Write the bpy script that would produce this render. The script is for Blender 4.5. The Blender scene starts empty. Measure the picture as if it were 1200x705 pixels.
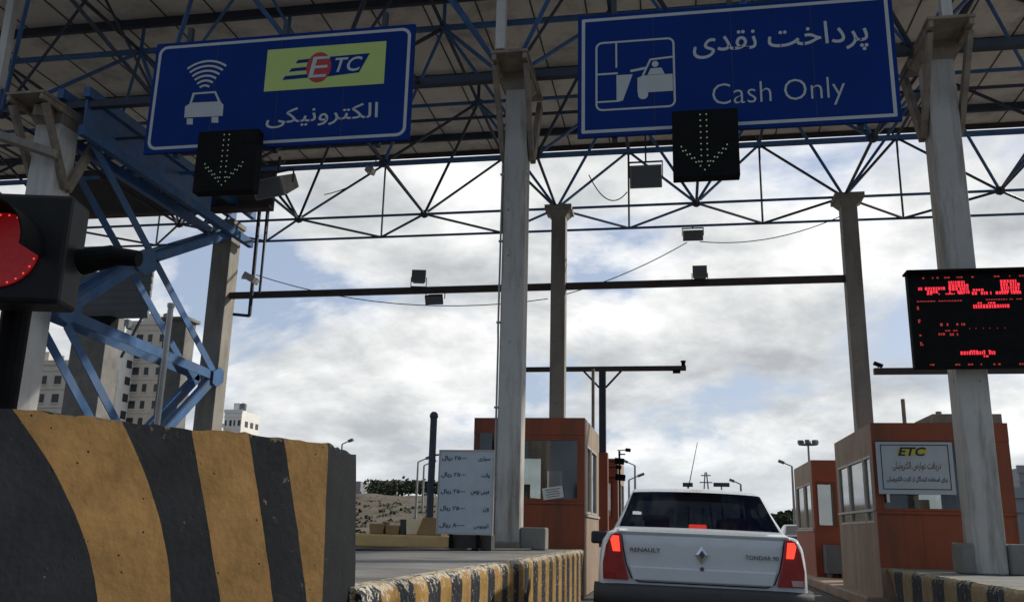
import bpy, bmesh, math, random
from mathutils import Vector, Matrix
R_ = math.radians
scene = bpy.context.scene
COL = scene.collection
random.seed(7)

# ------------------------------------------------------------------ camera
CAM_H = 1.12
YAW, PITCH, ROLL = R_(10.452), R_(14.2), R_(1.30)
FPX = 1056.5
fw = Vector((-math.sin(YAW)*math.cos(PITCH), math.cos(YAW)*math.cos(PITCH), math.sin(PITCH)))
r0 = Vector((math.cos(YAW), math.sin(YAW), 0)); u0 = r0.cross(fw)
rt = r0*math.cos(ROLL) + u0*math.sin(ROLL); up = -r0*math.sin(ROLL) + u0*math.cos(ROLL)
cam = bpy.data.cameras.new('camera'); co = bpy.data.objects.new('camera', cam); COL.objects.link(co)
co.matrix_world = Matrix(((rt.x, up.x, -fw.x, 0), (rt.y, up.y, -fw.y, 0), (rt.z, up.z, -fw.z, CAM_H), (0, 0, 0, 1)))
cam.sensor_width = 36; cam.lens = 36*FPX/1200; cam.clip_start = 0.05; cam.clip_end = 6000
scene.camera = co

# ------------------------------------------------------------------ light
SUN_AZ = R_(48)            # from forward (+Y) to the right
SUN_EL = R_(31)
sun_dir = Vector((math.sin(SUN_AZ)*math.cos(SUN_EL), math.cos(SUN_AZ)*math.cos(SUN_EL), math.sin(SUN_EL)))
sl = bpy.data.lights.new('sun', 'SUN'); sl.energy = 2.8; sl.angle = R_(1.5); sl.color = (1, .93, .82)
so = bpy.data.objects.new('sun', sl); COL.objects.link(so)
so.rotation_euler = sun_dir.to_track_quat('Z', 'Y').to_euler(); so.location = (30, 20, 40)

w = bpy.data.worlds.new('World'); scene.world = w; w.use_nodes = True
nt = w.node_tree; N = nt.nodes; L = nt.links
for n in list(N): N.remove(n)
def nd(t, **k):
    n = N.new(t)
    for a, b in k.items(): setattr(n, a, b)
    return n
out = nd('ShaderNodeOutputWorld'); bg = nd('ShaderNodeBackground'); L.new(bg.outputs[0], out.inputs[0])
sky = nd('ShaderNodeTexSky', sky_type='NISHITA', sun_disc=False); sky.sun_elevation = SUN_EL; sky.sun_rotation = SUN_AZ
sky.air_density = 1.0; sky.dust_density = 1.5
tc = nd('ShaderNodeTexCoord'); sep = nd('ShaderNodeSeparateXYZ'); L.new(tc.outputs['Generated'], sep.inputs[0])
def mth(op, a, b=None, c=None):
    n = nd('ShaderNodeMath', operation=op)
    for i, v in enumerate((a, b, c)):
        if v is None: continue
        if isinstance(v, (int, float)): n.inputs[i].default_value = v
        else: L.new(v, n.inputs[i])
    return n.outputs[0]
zc = mth('ADD', mth('MAXIMUM', sep.outputs[2], 0.0), 0.33)
cx = mth('DIVIDE', sep.outputs[0], zc); cy = mth('DIVIDE', sep.outputs[1], zc)
cmb = nd('ShaderNodeCombineXYZ'); L.new(cx, cmb.inputs[0]); L.new(cy, cmb.inputs[1]); cmb.inputs[2].default_value = 3.7
def noise(scale, det, rough, vec, dist=0.0):
    n = nd('ShaderNodeTexNoise'); n.inputs['Scale'].default_value = scale; n.inputs['Detail'].default_value = det
    n.inputs['Roughness'].default_value = rough; n.inputs['Distortion'].default_value = dist; L.new(vec, n.inputs['Vector'])
    return n.outputs[0]
def ramp(fac, stops, interp='LINEAR'):
    n = nd('ShaderNodeValToRGB'); cr = n.color_ramp; cr.interpolation = interp
    while len(cr.elements) < len(stops): cr.elements.new(.5)
    for e, (p, c) in zip(cr.elements, stops):
        e.position = p; e.color = (c, c, c, 1) if isinstance(c, (int, float)) else (*c, 1)
    L.new(fac, n.inputs[0]); return n.outputs[0]
n_big = noise(1.9, 10, .56, cmb.outputs[0], .25)
n_sh = noise(2.4, 9, .58, cmb.outputs[0], .15)
cover = ramp(n_big, [(.40, 0), (.455, .65), (.505, 1)])
shade = ramp(n_sh, [(.37, (.41, .43, .455)), (.46, (.57, .59, .60)), (.53, (.74, .75, .75)), (.61, (.93, .93, .92))])
hz = ramp(sep.outputs[2], [(.0, .6), (.04, .45), (.10, .12), (.2, 0)])
hmix = nd('ShaderNodeMixRGB'); L.new(hz, hmix.inputs[0]); L.new(shade, hmix.inputs[1]); hmix.inputs[2].default_value = (.66, .71, .75, 1)
skm = nd('ShaderNodeMixRGB', blend_type='MULTIPLY'); skm.inputs[0].default_value = 1; L.new(sky.outputs[0], skm.inputs[1]); skm.inputs[2].default_value = (.085, .085, .085, 1)
pale = nd('ShaderNodeMixRGB'); pale.inputs[0].default_value = .65; L.new(skm.outputs[0], pale.inputs[1]); pale.inputs[2].default_value = (.42, .50, .66, 1)
mx = nd('ShaderNodeMixRGB'); L.new(cover, mx.inputs[0]); L.new(pale.outputs[0], mx.inputs[1]); L.new(hmix.outputs[0], mx.inputs[2])
# dim blue tint added to unseen sky behind the viewer, darkens camera-facing surfaces
rear_dim = ramp(mth('MULTIPLY_ADD', sep.outputs[1], .5, .5), [(.30, (.36, .42, .50)), (.60, (1.0, 1.0, 1.0))])
bk = nd('ShaderNodeMixRGB', blend_type='MULTIPLY'); bk.inputs[0].default_value = 1; L.new(mx.outputs[0], bk.inputs[1]); L.new(rear_dim, bk.inputs[2])
L.new(bk.outputs[0], bg.inputs[0]); bg.inputs[1].default_value = 1.0

vs = scene.view_settings; vs.view_transform = 'Standard'; vs.look = 'None'; vs.exposure = 0.22; vs.gamma = 1; vs.use_curve_mapping = False
scene.cycles.max_bounces = 6; scene.cycles.transparent_max_bounces = 12

# ------------------------------------------------------------------ helpers
def ray(x, y): return rt*((x-600)/FPX) + up*(-(y-352.5)/FPX) + fw
def at(x, y, X=None, Y=None, Z=None):
    """world point on a plane seen at photo pixel (x, y)"""
    d = ray(x, y)
    t = X/d.x if X is not None else (Y/d.y if Y is not None else (Z-CAM_H)/d.z)
    p = d*t; p.z += CAM_H; return p

OFF = {}
def tag(o, label=None, cat=None, group=None, kind=None):
    if label: o['label'] = label
    if cat: o['category'] = cat
    if group: o['group'] = group
    if kind: o['kind'] = kind
    return o
def thing(name, loc, label, cat, group=None, rz=0, rx=0, ry=0):
    o = bpy.data.objects.new(name, None); COL.objects.link(o); o.location = loc; o.rotation_euler = (rx, ry, rz)
    o.empty_display_size = .2; OFF[o.name] = Vector(loc)
    return tag(o, label, cat, group)

class MB:
    def __init__(s): s.v = []; s.f = []; s.m = []; s.uv = {}
    def add(s, vs_, fs, mi=0):
        n = len(s.v); s.v += [Vector(p) for p in vs_]; s.f += [tuple(i+n for i in f) for f in fs]; s.m += [mi]*len(fs); return s
    def hexa(s, P, mi=0):
        return s.add(P, [(0, 3, 2, 1), (4, 5, 6, 7), (0, 1, 5, 4), (1, 2, 6, 5), (2, 3, 7, 6), (3, 0, 4, 7)], mi)
    def box(s, x0, x1, y0, y1, z0, z1, mi=0):
        return s.hexa([(x0, y0, z0), (x1, y0, z0), (x1, y1, z0), (x0, y1, z0), (x0, y0, z1), (x1, y0, z1), (x1, y1, z1), (x0, y1, z1)], mi)
    def obox(s, c, size, M, mi=0):
        c = Vector(c); a, b, d = [k/2 for k in size]
        return s.hexa([c + M @ Vector(p) for p in ((-a, -b, -d), (a, -b, -d), (a, b, -d), (-a, b, -d), (-a, -b, d), (a, -b, d), (a, b, d), (-a, b, d))], mi)
    def frame(s, p, q):
        p = Vector(p); q = Vector(q); z = (q-p).normalized(); ref = Vector((0, 0, 1)) if abs(z.z) < .95 else Vector((0, 1, 0))
        x = z.cross(ref).normalized(); y = x.cross(z).normalized(); return p, q, x, y
    def bar(s, p, q, w_, h_=None, mi=0):
        h_ = h_ or w_; p, q, x, y = s.frame(p, q); P = []
        for c in (p, q):
            for a, b in ((-1, -1), (1, -1), (1, 1), (-1, 1)): P.append(c + x*a*w_/2 + y*b*h_/2)
        return s.hexa(P, mi)
    def tube(s, p, q, r, n=8, r2=None, mi=0):
        r2 = r if r2 is None else r2; p, q, x, y = s.frame(p, q); P = []
        for c, rr in ((p, r), (q, r2)):
            for k in range(n):
                a = 2*math.pi*k/n; P.append(c + x*math.cos(a)*rr + y*math.sin(a)*rr)
        fs = [(k, (k+1) % n, n+(k+1) % n, n+k) for k in range(n)] + [tuple(range(n-1, -1, -1)), tuple(range(n, 2*n))]
        return s.add(P, fs, mi)
    def path(s, pts, r, n=6, mi=0):
        for a, b in zip(pts[:-1], pts[1:]): s.tube(a, b, r, n, mi=mi)
        return s
    def prism(s, pts, d, mi=0):
        """polygon (3-D points, planar) extruded by vector d"""
        n = len(pts); P = [Vector(p) for p in pts] + [Vector(p)+Vector(d) for p in pts]
        fs = [tuple(range(n)), tuple(range(2*n-1, n-1, -1))] + [(k, k+n, (k+1) % n + n, (k+1) % n) for k in range(n)]
        return s.add(P, fs, mi)
    def lathe(s, c, prof, n=16, mi=0, axis='Z'):
        P = []
        for r, z in prof:
            for k in range(n):
                a = 2*math.pi*k/n; u, v_ = r*math.cos(a), r*math.sin(a)
                P.append(Vector(c) + (Vector((u, v_, z)) if axis == 'Z' else Vector((z, u, v_)) if axis == 'X' else Vector((u, z, v_))))
        fs = []
        for j in range(len(prof)-1):
            for k in range(n): fs.append((j*n+k, j*n+(k+1) % n, (j+1)*n+(k+1) % n, (j+1)*n+k))
        fs += [tuple(range(n-1, -1, -1)), tuple(range((len(prof)-1)*n, len(prof)*n))]
        return s.add(P, fs, mi)
    def build(s, name, mats, parent=None, local=False, bevel=0, smooth=False, fix=True, sub=0):
        off = Vector((0, 0, 0))
        if parent is not None and not local: off = OFF[parent.name]
        me = bpy.data.meshes.new(name); me.from_pydata([tuple(p-off) for p in s.v], [], s.f)
        if not isinstance(mats, (list, tuple)): mats = [mats]
        for m in mats: me.materials.append(m)
        me.polygons.foreach_set('material_index', s.m)
        if fix:
            b = bmesh.new(); b.from_mesh(me); bmesh.ops.recalc_face_normals(b, faces=b.faces); b.to_mesh(me); b.free()
        if smooth:
            me.polygons.foreach_set('use_smooth', [True]*len(me.polygons))
        me.update()
        o = bpy.data.objects.new(name, me); COL.objects.link(o)
        if parent is not None: o.parent = parent; OFF[o.name] = OFF[parent.name]
        else: OFF[o.name] = Vector((0, 0, 0))
        if sub:
            k = o.modifiers.new('sub', 'SUBSURF'); k.levels = sub; k.render_levels = sub
        if bevel:
            k = o.modifiers.new('bev', 'BEVEL'); k.width = bevel; k.segments = 2; k.limit_method = 'ANGLE'
        return o

def copy_tree(o, parent=None):
    c = o.copy(); COL.objects.link(c); c.parent = parent
    OFF[c.name] = OFF.get(o.name, Vector())
    for ch in list(o.children): copy_tree(ch, c)
    return c

# ------------------------------------------------------------------ materials
def mat(name, col, rough=.7, metal=0.0, var=.25, scale=3.0, bump=.0, dirt=None, dscale=1.2, damt=.4, streak=False, spec=.5, emit=None, estr=0, coat=0.0, chips=None, chipamt=.6):
    m = bpy.data.materials.new(name); m.use_nodes = True; t = m.node_tree; b = t.nodes['Principled BSDF']
    def n(tp): return t.nodes.new(tp)
    tcn = n('ShaderNodeTexCoord'); base = None
    no = n('ShaderNodeTexNoise'); no.inputs['Scale'].default_value = scale; no.inputs['Detail'].default_value = 8; no.inputs['Roughness'].default_value = .65
    t.links.new(tcn.outputs['Object'], no.inputs['Vector'])
    r = n('ShaderNodeValToRGB'); e = r.color_ramp.elements
    e[0].position = .3; e[1].position = .7
    e[0].color = (*[c*(1-var) for c in col], 1); e[1].color = (*[min(1, c*(1+var*.7)) for c in col], 1)
    t.links.new(no.outputs[0], r.inputs[0]); base = r.outputs[0]
    if dirt:
        mp = n('ShaderNodeMapping'); mp.inputs['Scale'].default_value = (1, 1, .16) if streak else (1, 1, 1)
        if streak: mp.inputs['Scale'].default_value = (3.2, 3.2, .35)
        t.links.new(tcn.outputs['Object'], mp.inputs[0])
        d = n('ShaderNodeTexNoise'); d.inputs['Scale'].default_value = dscale; d.inputs['Detail'].default_value = 10; d.inputs['Roughness'].default_value = .7
        t.links.new(mp.outputs[0], d.inputs['Vector'])
        dr = n('ShaderNodeValToRGB'); dr.color_ramp.elements[0].position = .48; dr.color_ramp.elements[1].position = .68
        dr.color_ramp.elements[0].color = (0, 0, 0, 1); dr.color_ramp.elements[1].color = (damt, damt, damt, 1)
        t.links.new(d.outputs[0], dr.inputs[0])
        x = n('ShaderNodeMixRGB'); t.links.new(dr.outputs[0], x.inputs[0]); t.links.new(base, x.inputs[1]); x.inputs[2].default_value = (*dirt, 1); base = x.outputs[0]
    if chips:
        d = n('ShaderNodeTexNoise'); d.inputs['Scale'].default_value = 14; d.inputs['Detail'].default_value = 6; d.inputs['Roughness'].default_value = .6
        t.links.new(tcn.outputs['Object'], d.inputs['Vector'])
        dr = n('ShaderNodeValToRGB'); dr.color_ramp.elements[0].position = chipamt; dr.color_ramp.elements[1].position = chipamt+.03
        t.links.new(d.outputs[0], dr.inputs[0])
        x = n('ShaderNodeMixRGB'); t.links.new(dr.outputs[0], x.inputs[0]); t.links.new(base, x.inputs[1]); x.inputs[2].default_value = (*chips, 1); base = x.outputs[0]
    t.links.new(base, b.inputs['Base Color'])
    b.inputs['Roughness'].default_value = rough; b.inputs['Metallic'].default_value = metal
    b.inputs['Specular IOR Level'].default_value = spec; b.inputs['Coat Weight'].default_value = coat
    if emit: b.inputs['Emission Color'].default_value = (*emit, 1); b.inputs['Emission Strength'].default_value = estr
    if bump:
        bn = n('ShaderNodeTexNoise'); bn.inputs['Scale'].default_value = scale*9; bn.inputs['Detail'].default_value = 8
        t.links.new(tcn.outputs['Object'], bn.inputs['Vector'])
        bp = n('ShaderNodeBump'); bp.inputs['Strength'].default_value = bump; bp.inputs['Distance'].default_value = .02
        t.links.new(bn.outputs[0], bp.inputs['Height']); t.links.new(bp.outputs[0], b.inputs['Normal'])
    return m

def glass(name, tint, refl=.12, rough=.03):
    m = bpy.data.materials.new(name); m.use_nodes = True; t = m.node_tree
    for n in list(t.nodes): t.nodes.remove(n)
    o = t.nodes.new('ShaderNodeOutputMaterial'); mixs = t.nodes.new('ShaderNodeMixShader'); tr = t.nodes.new('ShaderNodeBsdfTransparent'); gl = t.nodes.new('ShaderNodeBsdfGlossy')
    fr = t.nodes.new('ShaderNodeFresnel'); fr.inputs[0].default_value = 1.5
    ma = t.nodes.new('ShaderNodeMath'); ma.operation = 'MULTIPLY_ADD'; ma.inputs[1].default_value = .9; ma.inputs[2].default_value = refl*.3
    ns = t.nodes.new('ShaderNodeTexNoise'); ns.inputs['Scale'].default_value = 4
    rr = t.nodes.new('ShaderNodeMapRange'); rr.inputs[3].default_value = rough; rr.inputs[4].default_value = rough+.06
    t.links.new(ns.outputs[0], rr.inputs[0]); t.links.new(rr.outputs[0], gl.inputs['Roughness'])
    tr.inputs[0].default_value = (*tint, 1); gl.inputs[0].default_value = (1, 1, 1, 1)
    t.links.new(fr.outputs[0], ma.inputs[0]); t.links.new(ma.outputs[0], mixs.inputs[0]); t.links.new(tr.outputs[0], mixs.inputs[1]); t.links.new(gl.outputs[0], mixs.inputs[2]); t.links.new(mixs.outputs[0], o.inputs[0])
    return m

def stripe_mat(name, ca, cb, bounds, wob=.004, worn=(.33, .31, .27), uvs=True, wearamt=.60, topz=None):
    """painted stripes: bounds = list of (a,b,c): edge at u = a + b v + c v^2 ; or a float = regular period"""
    m = bpy.data.materials.new(name); m.use_nodes = True; t = m.node_tree; b = t.nodes['Principled BSDF']; n = t.nodes.new; lk = t.links.new
    def mm(op, x, y=None, z=None):
        k = n('ShaderNodeMath'); k.operation = op
        for i, v_ in enumerate((x, y, z)):
            if v_ is None: continue
            if isinstance(v_, (int, float)): k.inputs[i].default_value = v_
            else: lk(v_, k.inputs[i])
        return k.outputs[0]
    tcn = n('ShaderNodeTexCoord'); sp = n('ShaderNodeSeparateXYZ'); lk(tcn.outputs['UV'], sp.inputs[0])
    wn = n('ShaderNodeTexNoise'); wn.inputs['Scale'].default_value = 9; wn.inputs['Detail'].default_value = 6; lk(tcn.outputs['Object'], wn.inputs['Vector'])
    u = mm('MULTIPLY_ADD', mm('SUBTRACT', wn.outputs[0], .5), wob*6, sp.outputs[0]); v = sp.outputs[1]
    if isinstance(bounds, float):
        par = mm('GREATER_THAN', mm('FRACT', mm('DIVIDE', u, bounds)), .5)
    else:
        acc = None
        for a, bb, c in bounds:
            e = mm('ADD', a, mm('MULTIPLY', v, mm('MULTIPLY_ADD', v, c, bb)))
            s_ = mm('GREATER_THAN', u, e); acc = s_ if acc is None else mm('ADD', acc, s_)
        par = mm('GREATER_THAN', mm('MODULO', acc, 2.0), .5)
    def tone(col, sc_):
        no = n('ShaderNodeTexNoise'); no.inputs['Scale'].default_value = sc_; no.inputs['Detail'].default_value = 9; no.inputs['Roughness'].default_value = .65; lk(tcn.outputs['Object'], no.inputs['Vector'])
        r = n('ShaderNodeValToRGB'); e = r.color_ramp.elements; e[0].position = .32; e[1].position = .68
        e[0].color = (*[c*.72 for c in col], 1); e[1].color = (*[c*1.2 for c in col], 1); lk(no.outputs[0], r.inputs[0]); return r.outputs[0]
    x = n('ShaderNodeMixRGB'); lk(par, x.inputs[0]); lk(tone(ca, 3.5), x.inputs[1]); lk(tone(cb, 5), x.inputs[2])
    # chips and pits through the paint
    d = n('ShaderNodeTexNoise'); d.inputs['Scale'].default_value = 21; d.inputs['Detail'].default_value = 7; d.inputs['Roughness'].default_value = .68; lk(tcn.outputs['Object'], d.inputs['Vector'])
    dr = n('ShaderNodeValToRGB'); dr.color_ramp.elements[0].position = wearamt; dr.color_ramp.elements[1].position = wearamt+.05; wear = d.outputs[0]
    if topz:      # paint knocked off along the kerb edge
        mr_ = n('ShaderNodeMapRange'); mr_.inputs[1].default_value = topz-.09 if topz > 0 else .05; mr_.inputs[2].default_value = topz-.01 if topz > 0 else .0; mr_.inputs[4].default_value = .14; lk(v, mr_.inputs[0]); wear = mm('ADD', wear, mr_.outputs[0])
    lk(wear, dr.inputs[0])
    y = n('ShaderNodeMixRGB'); lk(dr.outputs[0], y.inputs[0]); lk(x.outputs[0], y.inputs[1]); y.inputs[2].default_value = (*worn, 1)
    vo = n('ShaderNodeTexVoronoi'); vo.inputs['Scale'].default_value = 15; lk(tcn.outputs['Object'], vo.inputs['Vector'])
    vr = n('ShaderNodeValToRGB'); vr.color_ramp.elements[0].position = .045; vr.color_ramp.elements[1].position = .09; vr.color_ramp.elements[0].color = (1, 1, 1, 1); vr.color_ramp.elements[1].color = (0, 0, 0, 1); lk(vo.outputs['Distance'], vr.inputs[0])
    z = n('ShaderNodeMixRGB'); lk(vr.outputs[0], z.inputs[0]); lk(y.outputs[0], z.inputs[1]); z.inputs[2].default_value = (.035, .03, .025, 1)
    lk(z.outputs[0], b.inputs['Base Color']); b.inputs['Roughness'].default_value = .85; b.inputs['Specular IOR Level'].default_value = .15
    bn = n('ShaderNodeTexNoise'); bn.inputs['Scale'].default_value = 30; bn.inputs['Detail'].default_value = 8; lk(tcn.outputs['Object'], bn.inputs['Vector'])
    hsum = mm('SUBTRACT', bn.outputs[0], mm('MULTIPLY', vr.outputs[0], .8))
    bp = n('ShaderNodeBump'); bp.inputs['Strength'].default_value = .3; bp.inputs['Distance'].default_value = .01; lk(hsum, bp.inputs['Height']); lk(bp.outputs[0], b.inputs['Normal'])
    return m

def ribbed(name, col, period, axis=0, dirt=(.12, .1, .08)):
    m = mat(name, col, .75, var=.15, scale=.6, dirt=dirt, dscale=.9, damt=.5)
    t = m.node_tree; b = t.nodes['Principled BSDF']; tcn = t.nodes.new('ShaderNodeTexCoord'); wv = t.nodes.new('ShaderNodeTexWave')
    wv.bands_direction = 'XYZ'[axis]; wv.inputs['Scale'].default_value = 1/period/3.14; t.links.new(tcn.outputs['Object'], wv.inputs[0])
    bp = t.nodes.new('ShaderNodeBump'); bp.inputs['Strength'].default_value = .2; bp.inputs['Distance'].default_value = .03
    t.links.new(wv.outputs[1], bp.inputs['Height']); t.links.new(bp.outputs[0], b.inputs['Normal']); return m

M = {}
M['asphalt'] = mat('asphalt', (.085, .082, .078), .95, var=.35, scale=1.3, bump=.4)
M['dirt'] = mat('dirt', (.115, .088, .06), .95, var=.5, scale=.35, bump=.5, dirt=(.07, .068, .038), dscale=.55, damt=.9)
M['soil'] = mat('soil', (.16, .13, .10), .95, var=.35, scale=.8, bump=.3)
M['concrete'] = mat('concrete', (.24, .235, .22), .9, var=.25, scale=1.5, bump=.35, dirt=(.08, .075, .07), dscale=.8, damt=.6)
M['column'] = mat('column_paint', (.52, .51, .48), .75, var=.12, scale=1.5, dirt=(.15, .115, .085), dscale=1.1, damt=.85, streak=True, bump=.15, chips=(.17, .12, .08), chipamt=.67)
M['column_dirty'] = mat('column_dirty_paint', (.31, .29, .255), .8, var=.2, scale=1.5, dirt=(.12, .09, .065), dscale=1.4, damt=.55, streak=True, bump=.12, chips=(.16, .11, .07), chipamt=.66)
M['rust'] = mat('rusty_steel', (.29, .245, .20), .85, var=.4, scale=4, dirt=(.30, .26, .21), dscale=2, damt=.6)
M['blue'] = mat('blue_steel', (.045, .14, .34), .55, var=.3, scale=2.5, dirt=(.10, .09, .08), dscale=1.5, damt=.5)
M['blue_pale'] = mat('pale_blue_steel', (.065, .155, .33), .75, spec=.2, var=.25, scale=2.5, dirt=(.16, .15, .14), dscale=2, damt=.55)
M['steel_dark'] = mat('dark_blue_steel', (.035, .045, .07), .6, var=.3, scale=2)
M['steel_brown'] = mat('brown_dark_steel', (.065, .05, .045), .7, var=.3, scale=2)
M['galv'] = mat('galvanised', (.33, .33, .32), .5, .5, var=.2, scale=4, dirt=(.16, .12, .09), damt=.4)
M['white_post'] = mat('white_post', (.62, .62, .6), .6, var=.12, scale=2, dirt=(.25, .2, .16), damt=.4, streak=True)
M['roof'] = ribbed('roof_sheet', (.82, .77, .69), 1.0, 0)
M['fascia'] = mat('dark_fascia', (.06, .055, .055), .7, var=.3, scale=1)
M['sign_blue'] = mat('sign_blue', (.004, .030, .19), .7, spec=.12, var=.12, scale=.8, dirt=(.01, .03, .14), damt=.3)
M['sign_white'] = mat('sign_white', (.46, .49, .50), .5, var=.08, scale=2, dirt=(.4, .42, .42), damt=.4)
M['sign_green'] = mat('sign_yellow_green', (.46, .58, .16), .5, var=.06, scale=2)
M['sign_red'] = mat('logo_red', (.42, .02, .02), .5, var=.1)
M['black'] = mat('matt_black', (.010, .010, .011), .8, spec=.1, var=.3, scale=6)
M['black_gloss'] = mat('black_plastic', (.012, .012, .014), .55, spec=.25, var=.2, scale=6)
M['led_off'] = mat('dim_led', (.36, .48, .30), .4, emit=(.6, .9, .5), estr=.10)
M['led_red'] = mat('red_led', (.6, .02, .02), .4, emit=(1, .035, .06), estr=.85)
M['led_red_dim'] = mat('red_led_dim', (.4, .03, .02), .4, emit=(.8, .06, .05), estr=.28)
M['red'] = mat('booth_red', (.27, .070, .028), .6, var=.15, scale=1.2, dirt=(.16, .075, .045), damt=.5, streak=True, dscale=1.2)
M['redbrown'] = mat('booth_red_brown', (.30, .074, .028), .6, var=.15, scale=1.2, dirt=(.12, .055, .035), damt=.8, streak=True, dscale=.9)
M['red_faded'] = mat('booth_orange_red', (.38, .10, .05), .65, var=.15, scale=1.5, dirt=(.25, .12, .08), damt=.5)
M['tan'] = mat('booth_tan', (.36, .26, .185), .7, var=.18, scale=1.4, dirt=(.17, .11, .08), damt=.6, streak=True, bump=.1)
M['alu'] = mat('aluminium', (.50, .48, .44), .5, .3, var=.1, scale=3, dirt=(.3, .26, .22), damt=.3)
M['interior'] = mat('booth_interior', (.22, .20, .18), .8, var=.2)
M['paper'] = mat('paper', (.74, .74, .72), .7, var=.05)
M['board_grey'] = mat('board_blue_grey', (.47, .53, .58), .6, var=.08, scale=2, dirt=(.3, .34, .38), damt=.4)
M['ink'] = mat('dark_ink', (.03, .035, .05), .7, var=.1)
M['ink_brown'] = mat('brown_ink', (.20, .15, .11), .7, var=.1)
M['ink_yellow'] = mat('yellow_ink', (.55, .50, .08), .7, var=.1)
M['yellow'] = mat('kerb_yellow', (.66, .44, .19), .85, var=.2, scale=2, dirt=(.38, .27, .16), damt=.6, bump=.2, chips=(.4, .35, .28), chipamt=.64)
M['cream'] = mat('cream_concrete', (.78, .66, .42), .85, var=.15, scale=3, bump=.2)
M['brown'] = mat('brown_block', (.30, .19, .08), .85, var=.2, scale=3)
M['car_white'] = mat('car_white', (.64, .68, .71), .28, var=.03, scale=1.5, coat=.6, dirt=(.5, .5, .48), damt=.25, dscale=2)
M['car_black'] = mat('car_dark_paint', (.02, .022, .026), .3, var=.1, coat=.6)
M['car_white2'] = mat('car_plain_white', (.72, .72, .71), .3, var=.03, coat=.5)
M['bumper'] = mat('bumper_plastic', (.028, .03, .034), .6, var=.2, scale=5, bump=.08)
M['rubber'] = mat('rubber', (.015, .015, .015), .8)
M['chrome'] = mat('chrome', (.75, .75, .76), .15, 1, var=.03)
M['badge'] = mat('badge_grey', (.10, .11, .13), .35, .6, var=.1)
M['tail_red'] = mat('tail_red', (.22, .010, .012), .2, var=.35, scale=9, coat=.7, emit=(.8, .02, .02), estr=.02)
M['tail_lit'] = mat('tail_lit', (.5, .03, .02), .25, emit=(1, .06, .03), estr=1.15)
M['tail_clear'] = mat('tail_clear', (.45, .30, .28), .2, var=.15, coat=.5)
M['seat'] = mat('seat_fabric', (.085, .087, .095), .9, var=.2)
M['rim'] = mat('wheel_rim', (.45, .45, .46), .35, .7)
M['car_glass'] = glass('car_glass', (.42, .45, .46), .12)
M['pane'] = glass('booth_pane', (.74, .77, .77), .12)
M['pane_dark'] = glass('dark_pane', (.20, .22, .22), .2)
M['apt_beige'] = mat('apartment_beige', (.62, .57, .50), .85, var=.12, scale=.4)
M['apt_white'] = mat('apartment_white', (.85, .84, .80), .85, var=.08, scale=.4)
M['apt_grey'] = mat('apartment_grey', (.30, .31, .32), .85, var=.12, scale=.4)
M['apt_win'] = mat('apartment_window', (.04, .045, .05), .25, var=.4, scale=.5)
M['slat'] = mat('grey_slats', (.15, .17, .19), .65, var=.15, scale=1, dirt=(.1, .1, .1), damt=.4)
M['leaf'] = mat('dark_foliage', (.045, .06, .03), .9, var=.5, scale=1.5)
M['bark'] = mat('bark', (.09, .07, .05), .9)
M['cable'] = mat('cable', (.03, .03, .03), .7)
M['signal_red'] = mat('signal_red', (.30, .008, .01), .4, var=.7, scale=45, emit=(1, .025, .035), estr=.07)

# ------------------------------------------------------------------ lettering
FORMS = {'ا': (0xFE8D, 0xFE8E), 'ب': (0xFE8F, 0xFE90, 0xFE91, 0xFE92), 'پ': (0xFB56, 0xFB57, 0xFB58, 0xFB59), 'ت': (0xFE95, 0xFE96, 0xFE97, 0xFE98),
         'خ': (0xFEA5, 0xFEA6, 0xFEA7, 0xFEA8), 'د': (0xFEA9, 0xFEAA), 'ر': (0xFEAD, 0xFEAE), 'س': (0xFEB1, 0xFEB2, 0xFEB3, 0xFEB4), 'ض': (0xFEBD, 0xFEBE, 0xFEBF, 0xFEC0),
         'ع': (0xFEC9, 0xFECA, 0xFECB, 0xFECC), 'ف': (0xFED1, 0xFED2, 0xFED3, 0xFED4), 'ق': (0xFED5, 0xFED6, 0xFED7, 0xFED8), 'ک': (0xFB8E, 0xFB8F, 0xFB90, 0xFB91), 'گ': (0xFB92, 0xFB93, 0xFB94, 0xFB95),
         'ل': (0xFEDD, 0xFEDE, 0xFEDF, 0xFEE0), 'م': (0xFEE1, 0xFEE2, 0xFEE3, 0xFEE4), 'ن': (0xFEE5, 0xFEE6, 0xFEE7, 0xFEE8), 'و': (0xFEED, 0xFEEE), 'ه': (0xFEE9, 0xFEEA, 0xFEEB, 0xFEEC), 'ی': (0xFBFC, 0xFBFD, 0xFBFE, 0xFBFF)}
def shape(s):
    o = []
    for i, c in enumerate(s):
        f = FORMS.get(c)
        if not f: o.append(c); continue
        pf = FORMS.get(s[i-1]) if i else None; nf = FORMS.get(s[i+1]) if i+1 < len(s) else None
        pj = bool(pf and len(pf) == 4); nj = bool(nf and len(f) == 4)
        o.append(chr(f[(3 if nj else 1) if pj else (2 if nj else 0)]))
    o = o[::-1]
    # digit runs stay left to right
    res = []; run = []
    for c in o:
        if '\u06f0' <= c <= '\u06f9': run.append(c)
        else: res += run[::-1]; run = []; res.append(c)
    return ''.join(res + run[::-1])
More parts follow.
